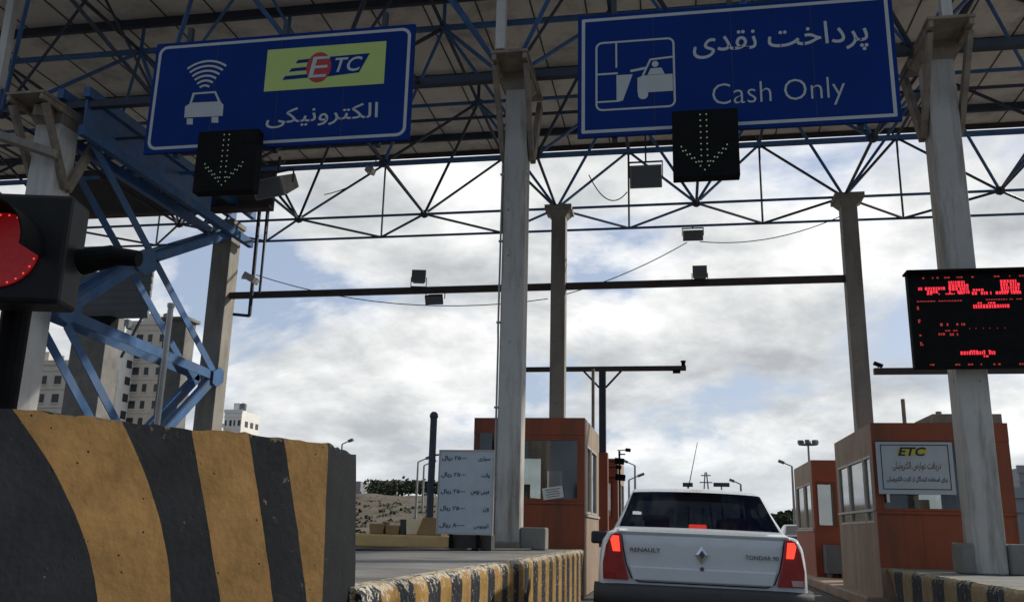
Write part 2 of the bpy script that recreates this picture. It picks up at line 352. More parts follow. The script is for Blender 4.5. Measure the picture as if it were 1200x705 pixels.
def text(mb, s, u0_, u1_, v0_, v1_, P, mi=0, depth=.004, persian=False, bold=0.0, shear=0.0):
    """fit text into the rectangle u0..u1, v0..v1 ; P(u, v, d) gives the point at depth d in front of the surface"""
    c = bpy.data.curves.new('t', 'FONT'); c.body = shape(s) if persian else s; c.resolution_u = 3; c.offset = bold; c.shear = shear; c.extrude = .02
    o = bpy.data.objects.new('t', c); COL.objects.link(o)
    e = o.evaluated_get(bpy.context.evaluated_depsgraph_get()); me = e.to_mesh()
    vsx = [v.co.copy() for v in me.vertices]; fs = [tuple(p.vertices) for p in me.polygons]; e.to_mesh_clear()
    bpy.data.objects.remove(o); bpy.data.curves.remove(c)
    a0, a1 = min(v.x for v in vsx), max(v.x for v in vsx); b0, b1 = min(v.y for v in vsx), max(v.y for v in vsx)
    mb.add([P(u0_+(v.x-a0)/(a1-a0)*(u1_-u0_), v0_+(v.y-b0)/(b1-b0)*(v1_-v0_), depth if v.z > 0 else .0005) for v in vsx], fs, mi)
def wall_P(Y):      # surface facing the camera (-Y) at depth Y
    return lambda u, v, d: Vector((u, Y-d, v))
def stroke(mb, pts, wd, P, d=.004, mi=0, closed=False):
    n = len(pts)
    for i in range(n if closed else n-1):
        a = Vector((*pts[i], 0)); b = Vector((*pts[(i+1) % n], 0)); t = (b-a)
        if t.length < 1e-6: continue
        t.normalize(); q = Vector((-t.y, t.x, 0))*wd/2; e = t*wd*.28
        c4 = [a-e-q, b+e-q, b+e+q, a-e+q]
        mb.add([P(c.x, c.y, d+i*1e-5) for c in c4] , [(0, 1, 2, 3)], mi)
def poly(mb, pts, P, d=.004, mi=0):
    mb.add([P(u, v, d) for u, v in pts], [tuple(range(len(pts)))], mi)
def rrect(u0_, u1_, v0_, v1_, r, n=6):
    o = []
    for cx_, cy_, a0 in ((u1_-r, v0_+r, -90), (u1_-r, v1_-r, 0), (u0_+r, v1_-r, 90), (u0_+r, v0_+r, 180)):
        for k in range(n+1):
            a = R_(a0+90*k/n); o.append((cx_+r*math.cos(a), cy_+r*math.sin(a)))
    return o

# ================================================================== SETTING
def sheet(name, pts, z, m, n=1):
    mb = MB(); mb.add([(x, y, z) for x, y in pts], [tuple(range(len(pts)))]); o = mb.build(name, m, fix=False); return tag(o, kind='structure')
sheet('ground', [(-2500, -300), (2500, -300), (2500, 4000), (-2500, 4000)], -.012, M['soil'])
sheet('road', [(-40, -60), (40, -60), (40, 260), (-40, 260)], 0.0, M['asphalt'])

# hill on the left horizon
def hill():
    mb = MB(); nx, ny = 70, 30
    from mathutils import noise as mn
    for j in range(ny+1):
        for i in range(nx+1):
            x = -190 + 200*i/nx; y = 75 + 150*j/ny
            a = min(1, max(0, (y-75)/70)); a = a*a*(3-2*a)
            b = min(1, max(0, (8-x)/30)); b = b*b*(3-2*b)
            h = (6.0*a*b*(1 + .0022*min(0, x+40)*-1) + a*b*1.5*mn.noise(Vector((x*.05, y*.05, 0))) + a*b*.7*mn.noise(Vector((x*.2, y*.2, 3))))
            mb.v.append(Vector((x, y, h-.3)))
    for j in range(ny):
        for i in range(nx):
            k = j*(nx+1)+i; mb.f.append((k, k+1, k+nx+2, k+nx+1)); mb.m.append(0)
    o = mb.build('hill', M['dirt'], smooth=True); tag(o, kind='structure')
hill()

# ------------------------------------------------------------------ islands
def uv_build(mb, name, mats, uvf, parent=None, bevel=0):
    o = mb.build(name, mats, parent); me = o.data; uv = me.uv_layers.new(name='UVMap'); off = OFF[parent.name] if parent else Vector()
    for p in me.polygons:
        for li in p.loop_indices: uv.data[li].uv = uvf(me.vertices[me.loops[li].vertex_index].co + off)
    if bevel:
        k = o.modifiers.new('bev', 'BEVEL'); k.width = bevel; k.segments = 3; k.limit_method = 'ANGLE'
    return o
M['kerb_stripes'] = stripe_mat('kerb_stripes', (.36, .215, .07), (.028, .031, .038), .62, worn=(.55, .51, .42), wearamt=.60, topz=.82)
M['kerb_stripes_dull'] = stripe_mat('kerb_stripes_dull', (.30, .22, .12), (.055, .058, .065), 1.1, worn=(.40, .36, .28), wearamt=.60, topz=.655)
def island(edge, inner, ya, yb, top, stripe, ys, seed):
    """edge X on the lane, kerb with chipped nose, paved top"""
    rnd = random.Random(seed); mb = MB(); n = 240; s = 1 if inner > edge else -1
    prof = [(0.0, 0.0), (0.0, top-.09), (.012, top-.035), (.05, top-.004), (.16, top)]
    for k in range(n+1):
        y = ya+(yb-ya)*k/n
        curl = .0 if y < yb-.8 else .25*((y-yb+.8)/.8)**2
        for j, (dx, z) in enumerate(prof):
            jit = rnd.uniform(-.005, .007) if j in (1, 2, 3) else 0
            mb.v.append(Vector((edge+s*(dx+curl*(1-z/top if j < 2 else 0)*1.0+jit), y, z+(jit*.7 if j else 0))))
    m = len(prof)
    for k in range(n):
        for j in range(m-1):
            a = k*m+j; mb.f.append((a, a+1, a+m+1, a+m)); mb.m.append(0)
    for k in (0, n):
        mb.f.append(tuple(k*m+j for j in range(m))); mb.m.append(0)
    return mb
def island_top(edge, inner, ya, yb, top):
    s = 1 if inner > edge else -1
    mb = MB(); x0, x1 = sorted((edge+s*.16, inner)); mb.box(x0, x1, ya, yb, .0, top-.004); return mb
isl = thing('toll_island', (-1.6, 4.5, 0), 'long raised concrete island left of the white sedan, with chipped yellow and black striped kerb', 'traffic island')
uv_build(island(-1.56, -6.2, 4.55, 15.9, .82, None, 0, 1), 'striped_kerb', M['kerb_stripes'], lambda c: (c.y+.1, c.z), isl)
island_top(-1.56, -5.4, 4.2, 15.93, .82).build('paving', M['concrete'], isl)
mb = MB(); mb.box(-5.4, -1.70, 15.935, 28, 0, .74); mb.build('rear_slab', M['concrete'], isl, bevel=.03)
mb = MB(); mb.path([Vector((-5.0, 9.2, .836)), Vector((-4.2, 10.6, .838)), Vector((-3.4, 12.0, .838)), Vector((-2.6, 13.2, .836)), Vector((-2.2, 13.9, .835))], .018, 6); tag(mb.build('ground_cable', M['cable']), 'black cable lying across the grey paving of the left island', 'cable')
isr = thing('toll_island', (4.3, 8, 0), 'raised island under the brown booth on the right, with dull yellow and black striped kerb', 'traffic island')
uv_build(island(3.27, 6, 5.0, 15.93, .655, None, 0, 2), 'striped_kerb', M['kerb_stripes_dull'], lambda c: (c.y, c.z), isr)
island_top(3.27, 6.0, 5.0, 15.93, .655).build('paving', M['concrete'], isr)
mb = MB(); mb.box(2.95, 6.0, 15.935, 28.5, 0, .2); mb.build('rear_slab', M['tan'], isr, bevel=.03)

# ------------------------------------------------------------------ striped nose barrier
P1 = at(385, 518, Y=4.1); ZT = 1.5
def barrier():
    A = Vector((-1.63, 4.1)); B = Vector((-2.38, 2.85)); d = (A-B).normalized(); nrm = Vector((d.y, -d.x))
    S = A - d*2.9; C = Vector((-1.69, 4.66)); bat = .055      # batter of the face per metre
    root = thing('concrete_barrier', (-2.3, 3.4, 0), 'tall concrete barrier with wide curved orange and black stripes in the left foreground', 'barrier')
    # face grid
    def uv_of(p):       # u along face from A backwards, v height above z=.7
        q = Vector((p.x, p.y))-A; return (-(q.dot(d)), ZT-p.z)
    def face_pt(px, py):
        # intersect with battered plane: point = A - d*u + nrm*(bat*(ZT-z))
        dr = ray(px, py); o = Vector((0, 0, CAM_H)); n3 = Vector((nrm.x, nrm.y, bat)); a3 = Vector((A.x, A.y, ZT))
        t = (a3-o).dot(n3)/dr.dot(n3); return o+dr*t
    edges = [[(25, 493), (73, 570), (115, 705)], [(137, 483), (173, 563), (200, 705)], [(222, 492), (241, 598), (258, 705)], [(290, 500), (306, 603), (320, 705)], [(332, 512), (347, 608), (360, 705)], [(383, 518), (397, 610), (408, 705)]]
    bounds = []
    for e in edges:
        (x1, y1), (x2, y2), (x3, y3) = [(uv_of(face_pt(*q))[1], uv_of(face_pt(*q))[0]) for q in e]
        # u = a + b v + c v^2
        c = ((y3-y1)/(x3-x1)-(y2-y1)/(x2-x1))/(x3-x2); b = (y2-y1)/(x2-x1)-c*(x1+x2); a = y1-b*x1-c*x1*x1
        bounds.append((a, b, c))
    bounds.append((bounds[0][0]+.16, bounds[0][1], bounds[0][2]))   # next orange stripe beyond the black
    bounds[-1] = (bounds[0][0]+.33, bounds[0][1]*.9, bounds[0][2])
    m = stripe_mat('barrier_stripes', (.022, .025, .030), (.30, .175, .065), sorted(bounds, reverse=True), wob=.0016, worn=(.20, .15, .10), wearamt=.655, topz=-1)
    mb = MB(); rnd = random.Random(4)
    nu, nv = 70, 26; base = None
    from mathutils import noise as mn
    ring = [S, A, C, Vector((-2.05, 4.72)), Vector((S.x-.75, S.y+.45))]
    def wallpt(p2, n2, z):
        return Vector((p2.x+n2.x*bat*(ZT-z), p2.y+n2.y*bat*(ZT-z), z))
    def topz(s): return ZT + .014*mn.noise(Vector((s*4, 0, 1))) + .014*mn.noise(Vector((s*15, 0, 5))) - .03*max(0, mn.noise(Vector((s*7, 3, 5)))-.25)
    # main face + end face as one strip so the corner is welded
    strip = []
    for i in range(nu+1): strip.append((S+(A-S)*(i/nu), nrm, 0))
    e_d = (C-A).normalized(); e_n = Vector((e_d.y, -e_d.x))
    for i in range(1, 13): strip.append((A+(C-A)*(i/12), (nrm*(1-i/12)+e_n*(i/12)).normalized(), 1))
    for si, (p2, n2, k) in enumerate(strip):
        zt = topz(si*.05)-(.02 if k else 0)*(si-nu)/12
        for j in range(nv+1):
            z = zt*(1-j/nv); q = wallpt(p2, n2, z)
            dd = .004*mn.noise(q*5)
            mb.v.append(q+Vector((n2.x*dd, n2.y*dd, 0)))
    for si in range(len(strip)-1):
        for j in range(nv):
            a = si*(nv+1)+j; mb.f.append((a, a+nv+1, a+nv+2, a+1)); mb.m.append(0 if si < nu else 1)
    # back, top and ends
    front_top = [len(strip) and si*(nv+1) for si in range(len(strip))]
    nback = len(mb.v); mb.v += [Vector((-2.02, 4.70, ZT-.015)), Vector((S.x-.42, S.y+.25, ZT-.01)), Vector((-2.02, 4.70, 0)), Vector((S.x-.42, S.y+.25, 0))]
    for si in range(len(strip)-1):
        mb.f.append((si*(nv+1), (si+1)*(nv+1), nback if si >= nu//2 else nback+1)); mb.m.append(1)
    mb.f.append((nu//2*(nv+1), nback, nback+1)); mb.m.append(1)
    mb.f.append((nback, nback+2, nback+3, nback+1)); mb.m.append(1)
    l = (len(strip)-1)*(nv+1)
    mb.f.append(tuple([l+j for j in range(nv+1)]+[nback+2, nback])); mb.m.append(1)
    mb.f.append(tuple([j for j in range(nv+1)]+[nback+3, nback+1])); mb.m.append(1)
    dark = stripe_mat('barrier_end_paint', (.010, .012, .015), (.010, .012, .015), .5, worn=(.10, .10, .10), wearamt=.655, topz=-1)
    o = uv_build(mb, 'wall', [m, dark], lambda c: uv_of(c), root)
    # rusted steel angle along the broken top edge
    return root
barrier()

# ------------------------------------------------------------------ columns
def column(X, Y, wd, zb, zt, m, label, group, plinth=None, brackets=True, cap=.62):
    r = thing('canopy_column', (X, Y, zb), label, 'column', group)
    mb = MB(); mb.box(X-wd/2, X+wd/2, Y-wd/2, Y+wd/2, zb, zt-.12); mb.build('shaft', m, r, bevel=.02)
    mb = MB(); c = cap/2
    mb.hexa([(X-wd/2, Y-wd/2, zt-.28), (X+wd/2, Y-wd/2, zt-.28), (X+wd/2, Y+wd/2, zt-.28), (X-wd/2, Y+wd/2, zt-.28), (X-c, Y-c, zt-.12), (X+c, Y-c, zt-.12), (X+c, Y+c, zt-.12), (X-c, Y+c, zt-.12)])
    mb.box(X-c-.03, X+c+.03, Y-c-.03, Y+c+.03, zt-.119, zt); mb.build('cap', M['rust'] if brackets else m, r)
    if brackets:
        for sx in (-1, 1):
            xb = X+sx*(wd/2+.055); mb = MB(); mb.bar((xb, Y+.05, zt-1.5), (xb+sx*.02, Y-.85, zt-.14), .08, .15); mb.build('bracket', M['rust'], r)
            mb = MB(); mb.bar((xb, Y+.1, zt-1.5), (xb+sx*.02, Y+.75, zt-.14), .09, .17); mb.build('bracket', M['rust'], r)
        mb = MB(); mb.box(X-c-.04, X+c+.04, Y-1.0, Y+.85, zt+.001, zt+.05); mb.box(X-c-.02, X-c+.05, Y-.98, Y-c-.04, zt-.11, zt); mb.box(X+c-.05, X+c+.02, Y-.98, Y-c-.04, zt-.11, zt); mb.build('bracket_plate', M['rust'], r)
    if plinth:
        for x0, x1, y0, y1, h in plinth:
            mb = MB(); mb.box(x0, x1, y0, y1, zb+.001, zb+h); mb.build('plinth', M['concrete'], r, bevel=.025)
    return r
ZG = 8.9
G_F = 'columns carrying the canopy'
column(-2.62, 14.4, .39, .82, ZG-.02, M['column'], 'pale grey column standing between the white price board and the red-brown booth', G_F,
       plinth=[(-2.42, -2.02, 14.25, 14.6, .34), (-2.84, -2.40, 14.0, 14.2, .12)], cap=.55)
column(4.33, 14.4, .44, .655, ZG+.02, M['column'], 'pale stained column in front of the brown booth, passing behind the red display board', G_F,
       plinth=[(3.93, 4.10, 14.1, 14.62, .42), (4.56, 4.78, 14.1, 14.62, .42)], cap=.62)
column(-11.75, 14.4, .54, 0, ZG-.15, M['white_post'], 'whitish column at the left edge behind the red traffic signal', G_F, cap=.72)
column(-2.74, 21.1, .355, .74, ZG, M['column_dirty'], 'slim grey column rising from behind the red-brown booth', G_F, brackets=False, cap=.6)
column(4.1, 21.1, .36, .2, ZG, M['column_dirty'], 'slim grey column rising from behind the brown booth beside the further orange booth', G_F, brackets=False, cap=.6)
column(-11.62, 21.1, .52, 0, ZG-.05, M['column_dirty'], 'broad grey column at the far end of the pale blue bracing', G_F, brackets=False, cap=.62)
for X, lb, dx in ((-2.78, 'short white post above the column beside the price board', 0), (4.28, 'short white post above the column of the red display board', 0), (-12.4, 'short white post in the top left corner under the canopy', 0)):
    mb = MB(); mb.box(X-.08, X+.08, 13.4, 13.56, ZG+.06, 11.84); tag(mb.build('roof_post', M['white_post'], bevel=.01), lb, 'post', 'white posts under the canopy')

# ------------------------------------------------------------------ canopy with space frame
can = thing('canopy_roof', (0, 17, ZG), 'wide canopy with grey-beige sheet roof on a dark blue steel space frame over all the lanes', 'canopy')
XB = [-2.81+3.42*j for j in range(-5, 4)]; YB = [14.4, 17.75, 21.1]
XT = [x+1.71 for x in XB]; YT = [12.73, 16.07, 19.43, 22.8]; ZT2 = 11.08
X0, X1 = XB[0]-1.7, XT[-1]+.3
mb = MB(); mb.box(X0-1, X1+.6, 11.2, 23.9, 11.85, 11.95); mb.build('roof_sheet', M['roof'], can)
mb = MB(); x = X0-.6
while x < X1: mb.box(x, x+.03, 11.2, 23.9, 11.835, 11.849); x += 1.14
mb.build('sheet_seams', M['fascia'], can)
mb = MB(); mb.box(X0-1, X1+.6, 23.901, 23.98, 11.72, 12.2); mb.build('fascia', M['fascia'], can)
mb = MB(); mb.box(X0-1, X1+.6, 11.1, 11.199, 11.72, 12.2); mb.build('fascia', M['fascia'], can)
for y in (12.7, 16.05, 19.4, 22.75):
    mb = MB(); mb.box(X0-1, X1+.6, y-.05, y+.05, 11.66, 11.849); mb.build('purlin', M['steel_dark'], can)
for k, y in enumerate(YB):
    th = (.15, .09, .07)[k]
    mb = MB()
    if k == 0: mb.bar((X0, y, ZG+.06), (X1, y, ZG+.06), th, th)
    else: mb.tube((X0, y, ZG), (X1, y, ZG), th/2, 8)
    mb.build('bottom_chord', M['steel_dark'] if k == 0 else M['blue'], can)
mb = MB(); mb.tube((X0, 22.8, ZG), (X1, 22.8, ZG), .035, 8); mb.build('bottom_chord', M['blue'], can)
mb = MB(); mb.tube((X0, 15.3, ZG-.25), (X1, 15.3, ZG-.25), .03, 6); mb.build('bottom_chord', M['steel_dark'], can)
for x in XB:
    mb = MB(); mb.tube((x, 14.4, ZG), (x, 21.1, ZG), .035, 8); mb.build('bottom_chord', M['steel_dark'], can)
for k, y in enumerate(YT):
    mb = MB(); mb.tube((X0, y, ZT2), (X1, y, ZT2), (.05, .065, .045, .075)[k], 8); mb.build('top_chord', M['blue'], can)
for x in XT:
    mb = MB(); mb.tube((x, 12.73, ZT2), (x, 22.8, ZT2), .04, 8); mb.build('top_chord', M['steel_dark'], can)
mb = MB(); mb.tube((X0, 23.3, 11.45), (X1, 23.3, 11.45), .03, 6); mb.build('top_chord', M['steel_dark'], can)
struts = []
for x in XB:
    for y in YB:
        for sx in (-1, 1):
            for sy in (-1, 1):
                xt = x+sx*1.71; yt = min(YT, key=lambda q: abs(q-(y+sy*1.67)))
                if X0 < xt < X1: struts.append(((x, y, ZG), (xt, yt, ZT2), .042 if y < 15 else .036))
for x in XT:
    struts.append(((x, 22.8, ZG), (x, 22.8, ZT2), .028))
    for sx in (-1, 1): struts.append(((x, 22.8, ZG), (x+sx*1.71, 21.1, ZG), .032))
    struts.append(((x, 22.8, ZT2), (x, 23.6, 11.7), .025)); struts.append(((x, 16.07, ZT2), (x, 16.07, 11.66), .04)); struts.append(((x, 19.43, ZT2), (x, 19.43, 11.66), .04))
for x in XB[::1]:
    struts.append(((x, 14.4, ZG), (x+1.71, 14.4, 11.66), .03)); struts.append(((x, 14.4, ZG), (x-1.71, 14.4, 11.66), .03))
struts.sort(key=lambda s: (Vector(s[0])+Vector(s[1])).length if abs(s[0][0]+3) < 11.5 else 1e3)
rest = MB()
for i, (p, q, r_) in enumerate(struts):
    if i < 98:
        mb = MB(); mb.tube(p, q, r_, 7); mb.build('strut', M['blue'] if i % 3 else M['steel_dark'], can)
    else: rest.tube(p, q, r_, 6)
tag(rest.build('strut', M['steel_dark'], can), kind='stuff')
for k, (xs, ys, z) in enumerate(((XB, YB, ZG), (XT, YT, ZT2))):
    for x in xs:
        for y in ys:
            if x > 9 or x < -14: continue
            mb = MB(); mb.lathe((x, y, z-.1), [(.03, 0), (.1, .04), (.12, .1), (.1, .16), (.03, .2)], 8); mb.build('node', M['blue'] if k else M['steel_dark'], can)

# ------------------------------------------------------------------ pale blue bracing and side beam between the left columns
br = thing('braced_frame', (-11.3, 17.8, 2), 'pale blue crossed steel bracing between the two left columns above the striped barrier', 'steel frame')
BX = -11.2
def yz(p, x=BX): return Vector((x, p[0], p[1]))
def brace(p, q, dbl=.42, wd=.2):
    for k, ox in enumerate((0, -dbl) if dbl else (0,)):
        mb = MB(); a, b = yz(p, BX+ox), yz(q, BX+ox)
        # an angle section: flange plus web
        mb.bar(a, b, .02, wd); d = (b-a).normalized(); s_ = Vector((1, 0, 0)).cross(d)
        s_ = s_ if s_.z > 0 else -s_
        mb.bar(a+s_*(wd/2+.012)+Vector((-.07, 0, 0)), b+s_*(wd/2+.012)+Vector((-.06, 0, 0)), .12, .02); mb.build('brace', M['blue_pale'], br)
N1, N2, N3, NB = (16.95, 6.55), (20.5, 4.62), (14.75, 4.95), (17.6, 2.3)
brace((14.7, 8.35), N2, .7); brace(N3, N1, .35, .2); brace(N1, (20.9, 8.55), .35); brace((N3[0], N3[1]-.1), N2, .45); brace((N3[0], N3[1]-.3), NB, .55, .2); brace(N2, NB, .45)
for p, s_ in ((N1, .34), (N2, .26), (N3, .30)):
    mb = MB(); x = BX+.035; mb.prism([(x, p[0]+s_*a, p[1]+s_*b) for a, b in ((-1, -.75), (-.1, -1.0), (1, -.35), (.95, .75), (.1, .95), (-1, .35))], (.03, 0, 0)); mb.build('gusset_plate', M['blue_pale'], br)
sb = thing('steel_beam', (-11.2, 17.8, 8.7), 'heavy blue lattice beam running back from the left edge column towards the far one, beside the electronic sign', 'beam')
for ox, z, m in ((.12, 9.15, 'blue'), (.12, 8.35, 'blue_pale'), (-.45, 9.15, 'blue'), (-.45, 8.35, 'blue')):
    mb = MB(); mb.bar((BX+ox, 14.2, z), (BX+ox, 21.4, z), .14, .2); mb.build('flange', M[m], sb)
mb = MB(); mb.box(BX+.05, BX+.10, 14.3, 19.2, 8.46, 9.04); mb.build('web_plate', M['blue'], sb)
for k in range(10):
    mb = MB(); y = 14.4+.68*k; mb.bar((BX-.45, y, 8.35), (BX-.45, y+.68, 9.15), .07, .07); mb.build('lacing_bar', M['blue'], sb)
# near-corner stay beams (beige) in the top left
for p, q, lb in (((-14.6, 12.2, 8.6), (-11.35, 14.0, 7.75), 'beige steel stay running down to the left edge column'), ((-13.3, 12.6, 7.9), (-12.0, 14.1, 6.6), 'lower beige steel stay beside the left edge column')):
    mb = MB(); mb.bar(p, q, .2, .14); tag(mb.build('stay_beam', M['column_dirty']), lb, 'beam')
mb = MB(); c = at(52, 132, Y=13.9); mb.obox(c, (.32, .25, .22), Matrix.Rotation(.3, 3, 'Z')); mb.box(c.x-.04, c.x+.04, c.y+.1, c.y+.4, c.z-.2, c.z-.09); tag(mb.build('junction_box', M['column_dirty'], bevel=.01), 'small beige box fixed near the top of the left edge column', 'junction box')
# dark hanging panel + service deck
mb = MB(); a = at(205, 250, Y=20.4); b = at(320, 247, Y=20.4); mb.box(-16.5, b.x, 20.35, 20.45, b.z, b.z+1.25); mb.box(-16.5, b.x, 20.15, 20.349, b.z, b.z+.1)
tag(mb.build('hanging_panel', M['steel_brown'], bevel=.01), 'dark brown panel hanging under the canopy behind the left down-arrow display', 'panel')

# ------------------------------------------------------------------ left backdrop structures
def slat_board():
    r = thing('slatted_board', (-20, 27, 0), 'grey slatted board on a concrete pillar seen through the blue bracing', 'board')
    a = at(60, 320, Y=27); b = at(173, 372, Y=27)
    mb = MB(); n = 7; z0, z1 = b.z, at(120, 318, Y=27).z
    for k in range(n):
        za = z0+(z1-z0)*k/n; mb.hexa([(a.x, 27, za), (b.x, 27, za), (b.x, 27.08, za), (a.x, 27.08, za), (a.x, 26.94, za+(z1-z0)/n-.02), (b.x, 26.94, za+(z1-z0)/n-.02), (b.x, 27.06, za+(z1-z0)/n-.02), (a.x, 27.06, za+(z1-z0)/n-.02)])
    mb.build('slats', M['slat'], r)
    p = at(88, 400, Y=27.4); q = at(128, 400, Y=27.4); mb = MB(); mb.box(p.x, q.x, 27.2, 28.1, 0, z0+.8); mb.build('pillar', M['concrete'], r, bevel=.02)
    p = at(97, 372, Y=27); q = at(134, 386, Y=27); mb = MB(); mb.box(p.x, q.x, 26.75, 27.19, q.z, p.z-.01); mb.build('box', M['black'], r, bevel=.02)
    mb = MB(); mb.bar((b.x-.4, 27.3, z0+.1), (b.x-1.0, 27.3, z0-1.3), .07); mb.build('support_bar', M['steel_dark'], r)
slat_board()
p = at(196, 400, Y=26); q = at(222, 400, Y=26); mb = MB(); mb.box(p.x, q.x, 25.7, 26.3, 0, at(205, 378, Y=26).z); mb.box(p.x-.1, q.x+.1, 25.6, 26.4, at(205, 378, Y=26).z+.001, at(205, 374, Y=26).z); tag(mb.build('concrete_pillar', M['concrete'], bevel=.02), 'grey concrete pillar just left of the broad column, seen through the blue bracing', 'pillar')
# thin galvanised pole on the island behind the barrier
p = at(186, 480, Y=6.2); mb = MB(); t_ = at(196, 360, Y=6.2); mb.tube((p.x, 6.2, 0), (p.x, 6.2, t_.z), .022, 10); mb.tube((p.x, 6.2, t_.z), (p.x, 6.2, t_.z+.03), .028, 10); tag(mb.build('metal_pole', M['galv']), 'thin galvanised pole standing behind the striped barrier in front of the blue bracing', 'pole')

# ------------------------------------------------------------------ signs
def sign_panel(name, lab, x0, x1, z0, z1, Y, r):
    s = thing(name, ((x0+x1)/2, Y, z0), lab, 'sign')
    mb = MB(); mb.box(x0, x1, Y, Y+.06, z0, z1); mb.build('panel', M['sign_blue'], s, bevel=.006)
    mb = MB()
    for f in (.25, .5, .75): x = x0+(x1-x0)*f; mb.box(x-.004, x+.004, Y-.0012, Y-.0002, z0+.01, z1-.01)
    mb.build('panel_joints', M['ink'], s)
    P = wall_P(Y); mb = MB(); pts = rrect(x0+.085, x1-.085, z0+.085, z1-.085, r) if r else [(x0+.085, z0+.085), (x1-.085, z0+.085), (x1-.085, z1-.085), (x0+.085, z1-.085)]
    stroke(mb, pts, .05, P, .003, closed=True); mb.build('border', M['sign_white'], s, fix=False)
    mb = MB()
    for f in (.12, .5, .88):
        x = x0+(x1-x0)*f; mb.box(x-.04, x+.04, Y+.061, Y+.14, z0-.05, z1+.3)
    for z in (z0+.3, z1-.3): mb.box(x0+.1, x1-.1, Y+.141, Y+.2, z-.05, z+.05)
    mb.build('support_rails', M['steel_dark'], s)
    for f in (.12, .5, .88):
        x = x0+(x1-x0)*f; mb = MB(); mb.bar((x, Y+.17, z1-.3), (x, 14.3, ZG+.05), .06); mb.build('hanger', M['steel_dark'], s)
    return s
YS = 12.3
def SP(x, y): p = at(x, y, Y=YS); return (p.x, p.z)
cs = sign_panel('direction_sign', 'large blue sign reading Cash Only with a toll booth and driver pictogram', -1.34, 3.2, 6.75, 8.76, YS, 0)
P = wall_P(YS)
mb = MB(); a = SP(832, 120); b = SP(989, 92); text(mb, 'Cash Only', SP(835, 121)[0], SP(990, 97)[0], SP(850, 125)[1]-.07, SP(855, 95)[1]-.035, P, bold=-.012)
mb.build('lettering', M['sign_white'], cs)
mb = MB(); text(mb, 'پرداخت نقدی', SP(812, 60)[0], SP(1017, 40)[0], SP(860, 68)[1]-.02, SP(960, 27)[1]+.02, P, persian=True, bold=.006); mb.build('lettering', M['sign_white'], cs)
# pictogram
mb = MB(); u0_, u1_ = SP(699, 90)[0], SP(790, 85)[0]; v0_, v1_ = SP(745, 127)[1], SP(745, 48)[1]; W_, H_ = u1_-u0_, v1_-v0_
def U(f, g): return (u0_+f*W_, v0_+g*H_)
stroke(mb, [U(f, g) for f, g in ((.0, .0), (1, 0))][:0] or rrect(u0_, u1_, v0_, v1_, .09), .03, P, .003, closed=True)
stroke(mb, [U(.26, .98), U(.26, .62)], .026, P, .0034); stroke(mb, [U(.0, .53), U(.27, .53)], .03, P, .0037); stroke(mb, [U(.0, .12), U(.3, .12)], .026, P, .0036)
poly(mb, [U(.26, .12), U(.34, .12), U(.47, .50), U(.26, .50)], P, .004); stroke(mb, [U(.45, .55), U(.64, .58)], .04, P, .0045)
poly(mb, [U(.53, .44), U(.60, .47), U(.98, .47), U(.98, .22), U(.53, .22)], P, .0043)
stroke(mb, [U(.60, .47), U(.70, .70), U(.98, .72)], .03, P, .005)
poly(mb, [(U(.60, .2)[0]+.075*math.cos(R_(a)), U(.60, .19)[1]+.075*math.sin(R_(a))) for a in range(0, 360, 24)], P, .0055)
poly(mb, [(U(.76, .63)[0]+.05*math.cos(R_(a)), U(.76, .63)[1]+.05*math.sin(R_(a))) for a in range(0, 360, 24)], P, .0053)
poly(mb, [U(.66, .475), U(.88, .475), U(.84, .57), U(.70, .57)], P, .0048)
mb.build('pictogram', M['sign_white'], cs, fix=False)
es = sign_panel('direction_sign', 'large blue sign with the ETC logo and a car sending out radio waves', -8.41, -3.93, 6.88, 8.86, YS, .13)
mb = MB(); text(mb, 'الکترونیکی', SP(312, 140)[0], SP(443, 130)[0], SP(330, 150)[1], SP(440, 122)[1]+.03, P, persian=True, bold=.006); mb.build('lettering', M['sign_white'], es)
lg0, lg1 = SP(311, 90)[0], SP(451, 80)[0]; lz0, lz1 = SP(380, 103)[1], SP(380, 54)[1]; LW, LH = lg1-lg0, lz1-lz0
def LG(f, g): return (lg0+f*LW, lz0+g*LH)
mb = MB(); mb.add([P(*LG(f, g), d) for d in (0.0005, .006) for f, g in ((0, 0), (1, 0), (1, 1), (0, 1))], [(4, 5, 6, 7), (0, 1, 5, 4), (1, 2, 6, 5), (2, 3, 7, 6), (3, 0, 4, 7)]); lp = mb.build('logo_panel', M['sign_green'], es)
mb = MB(); poly(mb, [LG(.44, .24), LG(.79, .30), LG(.87, .74), LG(.44, .72)], P, .0075)
for f, g, wd in ((.25, .66, .04), (.20, .47, .04), (.15, .29, .045)): poly(mb, [LG(f, g-wd), LG(.45, g-wd+.02), LG(.45, g+wd+.02), LG(f+.02, g+wd)], P, .0078)
mb.build('blue_mark', M['sign_blue'], lp, fix=False)
mb = MB(); poly(mb, [LG(.45+.105*math.cos(R_(a)), .49+.36*math.sin(R_(a))) for a in range(0, 360, 15)], P, .0085); mb.build('red_disc', M['sign_red'], lp, fix=False)
mb = MB(); text(mb, 'E', *[LG(.385, 0)[0], LG(.53, 0)[0], LG(0, .25)[1], LG(0, .74)[1]], lambda u, v, d: P(u+(v-LG(0, .5)[1])*.18, v, d+.009), bold=.0); text(mb, 'TC', LG(.575, 0)[0], LG(.80, 0)[0], LG(0, .34)[1], LG(0, .68)[1], lambda u, v, d: P(u+(v-LG(0, .5)[1])*.25, v, d+.009), bold=.01)
mb.build('lettering', M['sign_white'], lp)
